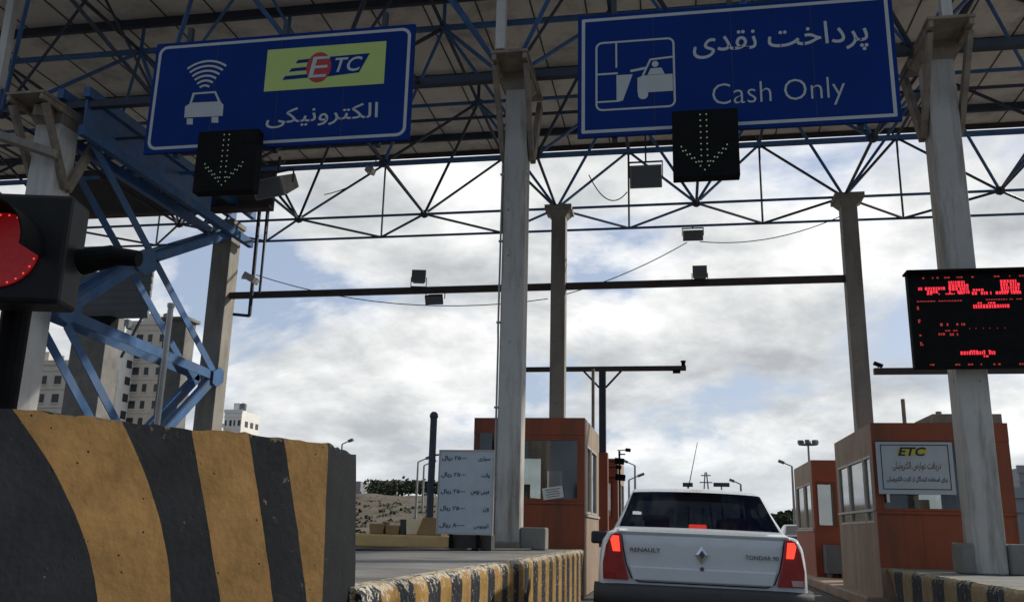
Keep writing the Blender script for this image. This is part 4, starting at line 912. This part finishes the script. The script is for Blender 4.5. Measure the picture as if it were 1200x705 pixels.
mb.build('visor', M['black'], ts)
mb = MB(); e = c+rx_*.26; q = at(163, 303, Y=Yt+.25); mb.tube(e+Vector((0, .05, -.02)), e.lerp(q, .55)+Vector((0, .02, .012)), .06, 14, .05); mb.tube(e.lerp(q, .551)+Vector((0, .02, .012)), q, .042, 14, .036); mb.build('side_lamp', M['black'], ts)
mb = MB(); pp = at(10, 420, Y=Yt+.3); mb.tube((pp.x-.03, Yt+.34, .82), (pp.x-.03, Yt+.34, z_b+.1), .065, 14); mb.build('pole', M['black'], ts)
mb = MB(); mb.obox(c+Vector((.05, .2, 0)), (.1, .26, .1), yaw); mb.build('bracket', M['black'], ts)

# ------------------------------------------------------------------ cars
def car(loc, rz, ry, paint, label, detail=True, lit=True):
    r = thing('sedan', loc, label, 'car', rz=rz, ry=ry)
    def interp(tab, y):
        for (a, b), (c, d) in zip(tab[:-1], tab[1:]):
            if y <= c: return b+(d-b)*max(0, (y-a))/(c-a)
        return tab[-1][1]
    ZTb = [(0, 1.085), (.05, 1.12), (.15, 1.13), (.45, 1.135), (.56, 1.14), (.62, 1.165), (1.18, 1.50), (1.32, 1.54), (1.8, 1.565), (2.3, 1.55), (2.6, 1.51), (2.72, 1.47), (3.3, 1.05), (3.4, 1.01), (3.9, .93), (4.15, .80), (4.25, .66)]
    WTb = [(0, .80), (.05, .825), (.2, .85), (.6, .87), (3.2, .87), (3.8, .845), (4.1, .78), (4.25, .68)]
    WR = [(0, .76), (.45, .77), (.56, .755), (.62, .725), (1.18, .615), (1.32, .60), (2.6, .595), (2.72, .61), (3.3, .73), (3.4, .77), (4.25, .62)]
    ZB = [(0, 1.03), (.5, 1.04), (.62, 1.0), (1.2, .97), (3.2, .93), (3.5, .90), (4.0, .82), (4.25, .55)]
    ys = [0, .05, .15, .45, .56, .62, .655, .9, 1.145, 1.18, 1.32, 1.42, 1.55, 2.08, 2.2, 2.6, 2.72, 2.9, 3.05, 3.3, 3.4, 3.65, 3.9, 4.15, 4.25]
    def prof(y):
        w_ = interp(WTb, y); zt = interp(ZTb, y); wr = interp(WR, y); zb = .26 if .3 < y < 4 else .34; zs = min(interp(ZB, y), zt-.03)
        zl = lambda f: zb+(zs-zb)*f
        p = [(0, zb), (.78*w_, zb), (.95*w_, zb+.04), (.995*w_, zl(.3)), (w_, zl(.55)), (.992*w_, zl(.8)), (.965*w_, zs)]
        a = p[-1]; b = (wr, zt-.045)
        if zt-zs < .2: b = (wr, zt-.018)
        for f in (.12, .86, 1.0): p.append((a[0]+(b[0]-a[0])*f, a[1]+(b[1]-a[1])*f))
        p += [(wr*.955, zt-.018 if zt-zs >= .2 else zt-.008), (wr*.885, zt-.015 if zt-zs >= .2 else zt-.007), (wr*.5, zt-.004), (0, zt)]
        return p
    pr = [prof(y) for y in ys]; nP = len(pr[0])
    pos = {}
    def full(i):
        h = pr[i]; return [(-x, z) for x, z in h[::-1]] + [(x, z) for x, z in h[1:-1]]
    rings = [full(i) for i in range(len(ys))]; nR = len(rings[0])
    def tval(k):        # half-profile index of ring vertex
        return nP-1-k if k < nP else k-nP+1
    body, panes = MB(), {}
    for i, y in enumerate(ys):
        for k, (x, z) in enumerate(rings[i]):
            yy = y
            if i == 0: x *= .985; yy = .012
            if y < .2 and z < .95: yy += .0
            body.v.append(Vector((x, yy, z)))
    def is_win(i, k):
        ya, yb = ys[i], ys[i+1]; t1, t2 = sorted((tval(k), tval((k+1) % nR)))
        if t1 == 0 and t2 == nP-1: return None
        if .62 <= ya and yb <= 1.18 and t1 >= 10: return 'rear_window'
        if 2.72 <= ya and yb <= 3.3 and t1 >= 10: return 'windscreen'
        if t1 == 7 and t2 == 8:
            s = 'L' if k < nP else 'R'
            if 1.32 <= ya and yb <= 2.08: return 'side_window'+s+'a'
            if 2.2 <= ya and yb <= 2.72: return 'side_window'+s+'b'
        return None
    for i in range(len(ys)-1):
        for k in range(nR):
            k2 = (k+1) % nR; f = (i*nR+k, i*nR+k2, (i+1)*nR+k2, (i+1)*nR+k); wn = is_win(i, k)
            if wn: panes.setdefault(wn, []).append(f)
            else: body.f.append(f); body.m.append(0)
    body.f.append(tuple(range(nR))); body.m.append(0); l = (len(ys)-1)*nR; body.f.append(tuple(range(l, l+nR))); body.m.append(0)
    bo = body.build('body', paint, r, local=True, smooth=True, sub=2)
    # keep the tail crisp
    me = bo.data; ca = me.attributes.new('crease_edge', 'FLOAT', 'EDGE')
    for e in me.edges:
        a, b = [me.vertices[q].co for q in e.vertices]
        if a.y < .03 and b.y < .03: ca.data[e.index].value = .55
        elif abs(a.y-.62) < .01 and abs(b.y-.62) < .01 and a.z > 1.05: ca.data[e.index].value = .7
    for nm, fl in panes.items():
        ids = sorted({q for f in fl for q in f}); mp = {q: n_ for n_, q in enumerate(ids)}; g = MB(); g.v = [body.v[q].copy() for q in ids]; g.f = [tuple(mp[q] for q in f) for f in fl]; g.m = [0]*len(fl)
        g.build('side_window' if nm.startswith('side') else nm, M['car_glass'], r, local=True, smooth=True, sub=2)
    # wheels
    for sx in (-1, 1):
        for y in (.85, 3.48):
            mb = MB(); mb.lathe((sx*.77, y, .29), [(.17, -.09), (.27, -.095), (.292, -.06), (.292, .06), (.27, .095), (.17, .09)], 24, axis='X'); wh = mb.build('wheel', M['rubber'], r, local=True, smooth=False)
            mb = MB(); mb.lathe((sx*.80, y, .29), [(.05, -.03), (.18, -.02), (.185, .05), (.16, .045), (.05, .065)], 20, axis='X'); mb.build('rim', M['rim'], wh, local=True)
    # rear bumper
    mb = MB(); sec = [(.33, .03), (.34, -.05), (.545, -.085), (.56, -.10), (.67, -.09), (.70, -.04), (.705, .02)]
    nx = 18
    for i in range(nx+1):
        u = -1+2*i/nx; cv = .20*max(0, abs(u)-.72)**1.6*4.2
        for z, yy in sec: mb.v.append(Vector((u*.868, yy+cv, z)))
    m_ = len(sec)
    for i in range(nx):
        for j in range(m_-1): a = i*m_+j; mb.f.append((a, a+m_, a+m_+1, a+1)); mb.m.append(0)
    for q in range(len(mb.f)):
        if q % (m_-1) < 2: mb.m[q] = 1
    mb.build('rear_bumper', [M['bumper'], paint], r, local=True, smooth=True)
    mb = MB()
    mb.hexa([(-.7, 4.1, .3), (.7, 4.1, .3), (.64, 4.32, .32), (-.64, 4.32, .32), (-.72, 4.08, .62), (.72, 4.08, .62), (.64, 4.30, .60), (-.64, 4.30, .60)]); mb.build('front_bumper', M['bumper'], r, local=True, bevel=.05)
    # tail lamps: follow the corner
    for sx in (-1, 1):
        lamp = [(.795, .735), (.80, .86), (.775, 1.0), (.735, 1.085), (.70, 1.10), (.655, 1.095), (.64, 1.0), (.625, .90), (.585, .735)]
        def dep(x): return -.016+.30*max(0, x-.70)**1.5*2.0
        mb = MB(); F = [Vector((sx*x, dep(x), z)) for x, z in lamp]; B = [Vector((sx*x*.985, dep(x)+.06, z)) for x, z in lamp]
        n = len(F); mb.add(F+B, [tuple(range(n))]+[(k, (k+1) % n, n+(k+1) % n, n+k) for k in range(n)]); tl = mb.build('tail_lamp', M['tail_red'], r, local=True, bevel=.006)
        mb = MB(); q = [(.715, .955), (.738, 1.05), (.72, 1.08), (.668, 1.078), (.655, .955)]; mb.prism([Vector((sx*x, dep(x)-.008, z)) for x, z in q], (0, .006, 0)); mb.build('brake_light', M['tail_lit'] if lit else M['tail_red'], tl, local=True, bevel=.003)
        q = [(.70, .745), (.785, .745), (.785, .79), (.69, .79)]; mb = MB(); mb.prism([Vector((sx*x, dep(x)-.008, z)) for x, z in q], (0, .006, 0)); mb.build('reflector', M['tail_clear'] if sx > 0 else M['tail_red'], tl, local=True)
        # mirror
        mb = MB(); mb.obox((sx*.99, 2.72, 1.04), (.19, .11, .135), Matrix.Rotation(sx*.15, 3, 'Z')); mb.bar((sx*.84, 2.75, .96), (sx*.9, 2.73, .98), .05); mb.build('mirror', M['bumper'], r, local=True, bevel=.03)
        # headlamp
        mb = MB(); mb.hexa([(sx*.45, 4.10, .62), (sx*.72, 4.02, .62), (sx*.74, 4.15, .62), (sx*.45, 4.27, .62), (sx*.45, 4.06, .76), (sx*.73, 3.98, .76), (sx*.73, 4.07, .74), (sx*.45, 4.19, .74)]); mb.build('headlamp', M['chrome'], r, local=True, bevel=.02)
    if not detail: return r
    PT = lambda u, v, d: Vector((u, .006-d, v))
    # trunk lid seam (dark gap line)
    mb = MB(); pts = [(-.645, 1.085), (-.63, .98), (-.605, .86), (-.565, .755), (-.50, .725), (.50, .725), (.565, .755), (.605, .86), (.63, .98), (.645, 1.085)]
    stroke(mb, pts, .009, PT, .012); mb.build('boot_seam', M['black'], r, local=True, fix=False)
    # lower boot crease: a shallow ledge
    mb = MB(); mb.prism([(-.585, .012, .845), (.585, .012, .845), (.55, .012, .735), (-.55, .012, .735)], (0, -.022, 0)); mb.build('boot_panel', paint, r, local=True, bevel=.012)
    mb = MB(); mb.hexa([(-.70, .03, 1.085), (.70, .03, 1.085), (.70, .16, 1.10), (-.70, .16, 1.10), (-.69, .0, 1.12), (.69, .0, 1.12), (.69, .16, 1.14), (-.69, .16, 1.14)]); mb.build('boot_edge', paint, r, local=True, bevel=.02)
    # emblem: hollow diamond
    mb = MB(); c = (0.0, .955)
    for a_, b_ in (((0, .072), (.052, 0)), ((.052, 0), (0, -.072)), ((0, -.072), (-.052, 0)), ((-.052, 0), (0, .072))):
        o1 = (c[0]+a_[0], c[1]+a_[1]); o2 = (c[0]+b_[0], c[1]+b_[1]); i1 = (c[0]+a_[0]*.5, c[1]+a_[1]*.5); i2 = (c[0]+b_[0]*.5, c[1]+b_[1]*.5)
        mb.prism([PT(*o1, .012), PT(*o2, .012), PT(*i2, .022), PT(*i1, .022)], (0, .012, 0))
    mb.build('emblem', M['chrome'], r, local=True)
    mb = MB(); poly(mb, [(c[0]-.026, c[1]), (c[0], c[1]-.036), (c[0]+.026, c[1]), (c[0], c[1]+.036)], PT, .0125); mb.build('emblem_centre', M['badge'], r, local=True, fix=False)
    mb = MB(); text(mb, 'RENAULT', -.575, -.33, .958, .99, lambda u, v, d: PT(u, v, d+.012), bold=.02); text(mb, 'TONDAR 90', .34, .60, .935, .968, lambda u, v, d: PT(u, v, d+.012), bold=.01); mb.build('lettering', M['badge'], r, local=True)
    mb = MB(); mb.tube(PT(0, .845, .012), PT(0, .845, .02), .017, 12); mb.build('boot_lock', M['badge'], r, local=True)
    # high stop lamp, parcel shelf, seats
    mb = MB(); mb.box(-.075, .08, .78, .9, 1.085, 1.20); mb.build('stop_lamp', M['tail_lit'], r, local=True, bevel=.012)
    mb = MB(); mb.box(-.68, .68, .56, 1.15, 1.03, 1.07); mb.build('parcel_shelf', M['seat'], r, local=True, bevel=.01)
    for x, y in ((-.37, 1.2), (.37, 1.2), (-.37, 2.25), (.37, 2.25)):
        mb = MB(); mb.obox((x, y, 1.19), (.25, .1, .17), Matrix.Rotation(-.15, 3, 'X')); mb.build('headrest', M['seat'], r, local=True, bevel=.04)
    mb = MB(); mb.obox((0, 1.25, .85), (1.3, .16, .5), Matrix.Rotation(-.2, 3, 'X'))
    for x in (-.37, .37): mb.obox((x, 2.28, .85), (.5, .16, .6), Matrix.Rotation(-.2, 3, 'X'))
    mb.build('seat', M['seat'], r, local=True, bevel=.05)
    mb = MB(); mb.box(-.68, .68, 3.0, 3.3, .7, .96); mb.build('dashboard', M['bumper'], r, local=True, bevel=.04)
    mb = MB(); mb.box(-.56, -.47, .735, .74, 1.13, 1.22)
    mb.add([(-.58, .80, 1.268), (-.50, .80, 1.268), (-.50, .86, 1.298), (-.58, .86, 1.298)], [(0, 1, 2, 3)])
    mb.build('sticker', M['paper'], r, local=True)
    mb = MB(); mb.tube((-.04, 2.4, 1.53), (.06, 2.1, 2.06), .006, 6, .003); mb.lathe((-.04, 2.4, 1.525), [(.03, 0), (.025, .02), (.01, .03)], 10); mb.build('aerial', M['black'], r, local=True)
    return r
car((.165, 7.72, 0), R_(1.2), R_(1.1), M['car_white'], 'white sedan seen from behind with its brake lights on, waiting in the lane')
car((4.7, 36, 0), R_(0), 0, M['car_black'], 'dark sedan far ahead beside the further orange booth', detail=False, lit=False)
car((11.0, 25.5, 0), R_(8), 0, M['car_white2'], 'plain white sedan at the right edge beyond the brown booth', detail=False, lit=False)

# ------------------------------------------------------------------ lane signals far left of the sedan roof
ls = thing('lane_signal', (-1.75, 27, .74), 'cluster of small black lane lights on a thin arm behind the red-brown booth', 'signal')
Yl = 25.4; c = at(722, 560, Y=Yl)
mb = MB(); mb.tube((-1.56, Yl, .74), (-1.56, Yl, at(722, 528, Y=Yl).z), .03, 8); t_ = at(737, 532, Y=Yl); mb.tube((-1.56, Yl, t_.z), (t_.x-.1, Yl, t_.z), .02, 6); mb.build('arm', M['steel_dark'], ls)
for x, y, s in ((723, 540, .26), (722, 547, .15), (724, 559, .27), (733, 527, .14)):
    p = at(x+3, y, Y=Yl-.1); mb = MB(); mb.obox(p, (s, .15, s*.62), Matrix.Rotation(.1, 3, 'Y')); mb.tube(p+Vector((-.3, .1, 0)), p, .015, 6); mb.build('light', M['black'], ls, bevel=.02)

# ------------------------------------------------------------------ far lamps, pylon, gantry sign
def lamp(px, ytop, ybase, Y, arm, lab, heads=1, name='street_lamp'):
    t_ = at(px, ytop, Y=Y); r = thing(name, (t_.x, Y, 0), lab, 'street lamp', 'far street lamps'); h = t_.z; s = Y/60
    mb = MB(); mb.tube((t_.x, Y, 0), (t_.x, Y, h), .11*s, 8, .06*s); mb.build('pole', M['galv'], r)
    if heads == 1:
        mb = MB(); mb.bar((t_.x, Y, h), (t_.x+arm*.7, Y, h+abs(arm)*.30), .07*s); mb.build('arm', M['galv'], r)
        mb = MB(); mb.obox((t_.x+arm*.85, Y, h+abs(arm)*.36), (abs(arm)*.5, .3, .16*s), Matrix.Rotation(-.38 if arm > 0 else .38, 3, 'Y')); mb.build('head', M['slat'], r)
    else:
        mb = MB(); mb.lathe((t_.x, Y, h-.12), [(.1, 0), (.95, .02), (.95, .1), (.1, .16)], 12); mb.build('ring', M['slat'], r)
        for k in range(6):
            a = k*math.pi/3+.3; mb = MB(); mb.obox((t_.x+.8*math.cos(a), Y+.8*math.sin(a), h+.18), (.42, .42, .34), Matrix.Rotation(a, 3, 'Z')); mb.build('head', M['slat'], r)
lamp(401, 520, 560, 62, .75, 'street lamp just right above the striped barrier end')
lamp(490, 541, 575, 75, 1.1, 'street lamp beyond the hill left of the dark round-topped pole')
lamp(497, 545, 575, 110, 1.4, 'smaller street lamp close to the dark round-topped pole')
lamp(737, 562, 580, 85, 1.3, 'small street lamp left of the white sedan roof')
lamp(744, 545, 580, 130, -1.6, 'distant street lamp above the left end of the white sedan roof')
lamp(868, 567, 580, 85, -.9, 'street lamp above the right end of the white sedan roof')
lamp(928, 546, 600, 60, -.75, 'tall street lamp just left of the further orange booth')
lamp(947, 520, 545, 95, 0, 'tall mast with a ring of floodlights above the further orange booth', heads=6, name='lamp_mast')
py = thing('pylon', (0, 0, 0), 'distant lattice power pylon above the middle of the sedan roof', 'pylon'); Yq = 420; t_ = at(827, 553, Y=Yq)
py.location = (t_.x, Yq, 0); OFF[py.name] = Vector((t_.x, Yq, 0))
for sx in (-1, 1):
    for sy in (-1, 1):
        mb = MB(); mb.bar((t_.x+sx*2.6, Yq+sy*2.6, 0), (t_.x+sx*.3, Yq+sy*.3, t_.z), .5); mb.build('leg', M['slat'], py)
for f, wd in ((.72, 3.2), (.84, 2.8), (.95, 2.2)):
    mb = MB(); mb.bar((t_.x-wd, Yq, t_.z*f), (t_.x+wd, Yq, t_.z*f), .45); mb.build('cross_arm', M['slat'], py)
gs = thing('gantry_sign', (2, 150, 0), 'pair of distant dark sign panels just above the sedan roof', 'sign')
for a_, b_ in ((800, 812), (836, 855)):
    p = at(a_, 565, Y=150); q = at(b_, 570, Y=150); mb = MB(); mb.box(p.x, q.x, 150, 150.3, q.z, p.z); mb.build('panel', M['fascia'], gs)
    mb = MB(); mb.box((p.x+q.x)/2-.1, (p.x+q.x)/2+.1, 150.31, 150.5, 0, q.z+.3); mb.build('post', M['slat'], gs)

# ------------------------------------------------------------------ buildings
def building(px0, px1, ytop, Y, depth, m, label, cols_, rows_, zrow0=2, name='apartment_block', roofbits=True, rot=0, wf=.55, skip=0):
    a = at(px0, ytop, Y=Y); b = at(px1, ytop, Y=Y); x0, x1, h = a.x, b.x, a.z
    r = thing(name, ((x0+x1)/2, Y, 0), label, 'building', 'apartment blocks behind the left columns' if name == 'apartment_block' else None)
    mb = MB(); mb.box(x0, x1, Y, Y+depth, 0, h); mb.box(x0-.2, x1+.2, Y-.2, Y-.001, h-.5, h+.3); mb.build('wall', M[m], r)
    if roofbits:
        mb = MB(); mb.box(x0+(x1-x0)*.25, x0+(x1-x0)*.6, Y+2, Y+6, h+.001, h+2.2); mb.build('stair_head', M[m], r)
    fh = 3.1; n = 0; cw = (x1-x0)/cols_
    mb = MB()
    for j in range(rows_+1):
        z = h-1.3-fh*j-.25
        if z > 3: mb.box(x0-.12, x1+.12, Y-.13, Y-.0015, z, z+.22)
    if mb.v: mb.build('floor_bands', M[m], r)
    if name == 'apartment_block' and px0 > 0:
        mb = MB()
        for j in range(rows_):
            z = h-1.3-fh*(j+1)+.1
            if z > 3: mb.box(x0+cw*.12, x0+cw*.62, Y-1.2, Y-.14, z, z+.15); mb.box(x0+cw*.12, x0+cw*.62, Y-1.25, Y-1.2, z, z+1.0)
        mb.build('balcony_stack', M[m], r)
        mb = MB(); mb.lathe((x0+(x1-x0)*.8, Y+2, h+.31), [(.9, 0), (.9, 1.6), (.2, 1.9)], 10); mb.build('roof_tank', M['slat'], r)
    for j in range(rows_):
        z = h-1.3-fh*(j+1)+.6
        if z < 3: break
        for i in range(cols_):
            if n >= 96: break
            xa = x0+cw*(i+.5-wf/2); wd = cw*wf*(1 if (i+skip) % 2 else .65); n += 1
            mb = MB(); mb.box(xa, xa+wd, Y-.06, Y-.002, z, z+1.45); mb.box(xa-.1, xa+wd+.1, Y-.18, Y-.0025, z-.2, z-.001, 1); mb.build('window', [M['apt_win'], M[m]], r)
    # windows on the right flank
    for j in range(min(rows_, 10)):
        z = h-1.3-fh*(j+1)+.6
        if z < 3: break
        for i in range(3):
            if n >= 99: break
            y = Y+2+i*depth/3.4; n += 1; mb = MB(); mb.box(x1+.002, x1+.06, y, y+1.6, z, z+1.45); mb.build('window', M['apt_win'], r)
    return r
building(146, 200, 378, 150, 9, 'apt_beige', 'beige apartment tower with small dark windows seen through the blue bracing', 4, 14, skip=0)
building(116, 146, 385, 146, 14, 'apt_white', 'narrow white apartment tower beside the beige one behind the bracing', 2, 14, wf=.45)
building(-20, 92, 425, 135, 16, 'apt_beige', 'lower beige apartment block left of the white tower behind the bracing', 8, 11, skip=1)
building(264, 284, 481, 210, 10, 'apt_white', 'small pale building right of the broad column above the barrier', 4, 6)
building(1178, 1260, 575, 75, 16, 'apt_grey', 'grey building at the right edge beyond the brown booth', 4, 2, name='grey_building', roofbits=False)
building(1193, 1260, 548, 110, 16, 'apt_grey', 'taller grey building at the right edge behind the low grey one', 4, 3, name='grey_building', roofbits=False)
# far town on the hill
for k in range(9):
    px = 402+rnd.uniform(0, 52); Yk = 330+rnd.uniform(0, 60); t1 = at(px, 562+rnd.uniform(0, 8), Y=Yk); wd = rnd.uniform(3, 6)
    r = MB(); r.box(t1.x-wd, t1.x+wd, Yk, Yk+8, 0, t1.z)
    for j in range(3):
        for i in range(4): xa = t1.x-wd+.5+i*wd/2.2; r.box(xa, xa+1.1, Yk-.06, Yk-.002, t1.z-3-j*3, t1.z-1.6-j*3, 1)
    tag(r.build('far_house', [M['apt_grey'] if k % 3 else M['apt_white'], M['apt_win']]), 'one of the small grey houses of the far town above the hill', 'house', 'houses of the far town')

# ------------------------------------------------------------------ trees
def leaf_cloud(mb, c, rx_, rz_, n, s, rnd):
    for _ in range(n):
        while True:
            p = Vector((rnd.uniform(-1, 1), rnd.uniform(-1, 1), rnd.uniform(-1, 1)))
            if p.length < 1 and (p.length > .35 or rnd.random() < .3): break
        q = Vector(c)+Vector((p.x*rx_, p.y*rx_, p.z*rz_)); a = Vector((rnd.gauss(0, 1), rnd.gauss(0, 1), rnd.gauss(0, 1))).normalized(); b = a.orthogonal().normalized(); d = a.cross(b); k = s*rnd.uniform(.6, 1.4)
        mb.add([q-b*k, q+d*k*.7, q+b*k, q-d*k*.7], [(0, 1, 2, 3)])
rt_ = random.Random(11)
belt = MB()
for k in range(46):
    px = 436+84*k/45; Y = 168+rt_.uniform(-4, 8); g = at(px, 569, Y=Y); leaf_cloud(belt, (g.x, Y, g.z-.2+rt_.uniform(-.4, .3)), 1.9, 1.1+rt_.uniform(0, .6), 60, .32, rt_)
tag(belt.build('tree_belt', M['leaf'], fix=False), 'dark row of trees along the crest of the brown hill', 'trees', kind='stuff')
scrub = MB()
for k in range(200):
    px = rt_.uniform(405, 530); Y = rt_.uniform(85, 150); x = at(px, 590, Y=Y).x
    a = min(1, max(0, (Y-75)/70)); a = a*a*(3-2*a); leaf_cloud(scrub, (x, Y, 5.7*a), rt_.uniform(.25, .7), .28, 9, .2, rt_)
tag(scrub.build('scrub', M['leaf'], fix=False), 'low scrub scattered over the brown hillside', 'scrub', kind='stuff')
def tree(x, Y, h, rr, lab, seed):
    rnd2 = random.Random(seed); r = thing('tree', (x, Y, 0), lab, 'tree', 'far trees right of the sedan')
    mb = MB(); mb.tube((x, Y, 0), (x, Y, h*.6), .22, 8, .1)
    for k in range(5): a = k*1.26; mb.tube((x, Y, h*(.3+.06*k)), (x+math.cos(a)*rr*.6, Y+math.sin(a)*rr*.6, h*(.6+.05*k)), .08, 6, .03)
    mb.build('trunk', M['bark'], r); mb = MB()
    for k in range(7): a = k*.9; leaf_cloud(mb, (x+math.cos(a)*rr*.55, Y+math.sin(a)*rr*.55, h*(.55+.06*k)), rr*.55, h*.17, 130, .22, rnd2)
    mb.build('crown', M['leaf'], r, fix=False)
for px, Y, yt, rr, lb in ((909, 90, 604, 2.0, 'dark bushy tree just right of the sedan rear pillar'), (922, 95, 599, 2.2, 'dark tree between the sedan and the further orange booth'), (934, 110, 604, 2.2, 'dark tree low behind the further orange booth edge')):
    p = at(px, yt, Y=Y); tree(p.x, Y, p.z, rr, lb, int(px))
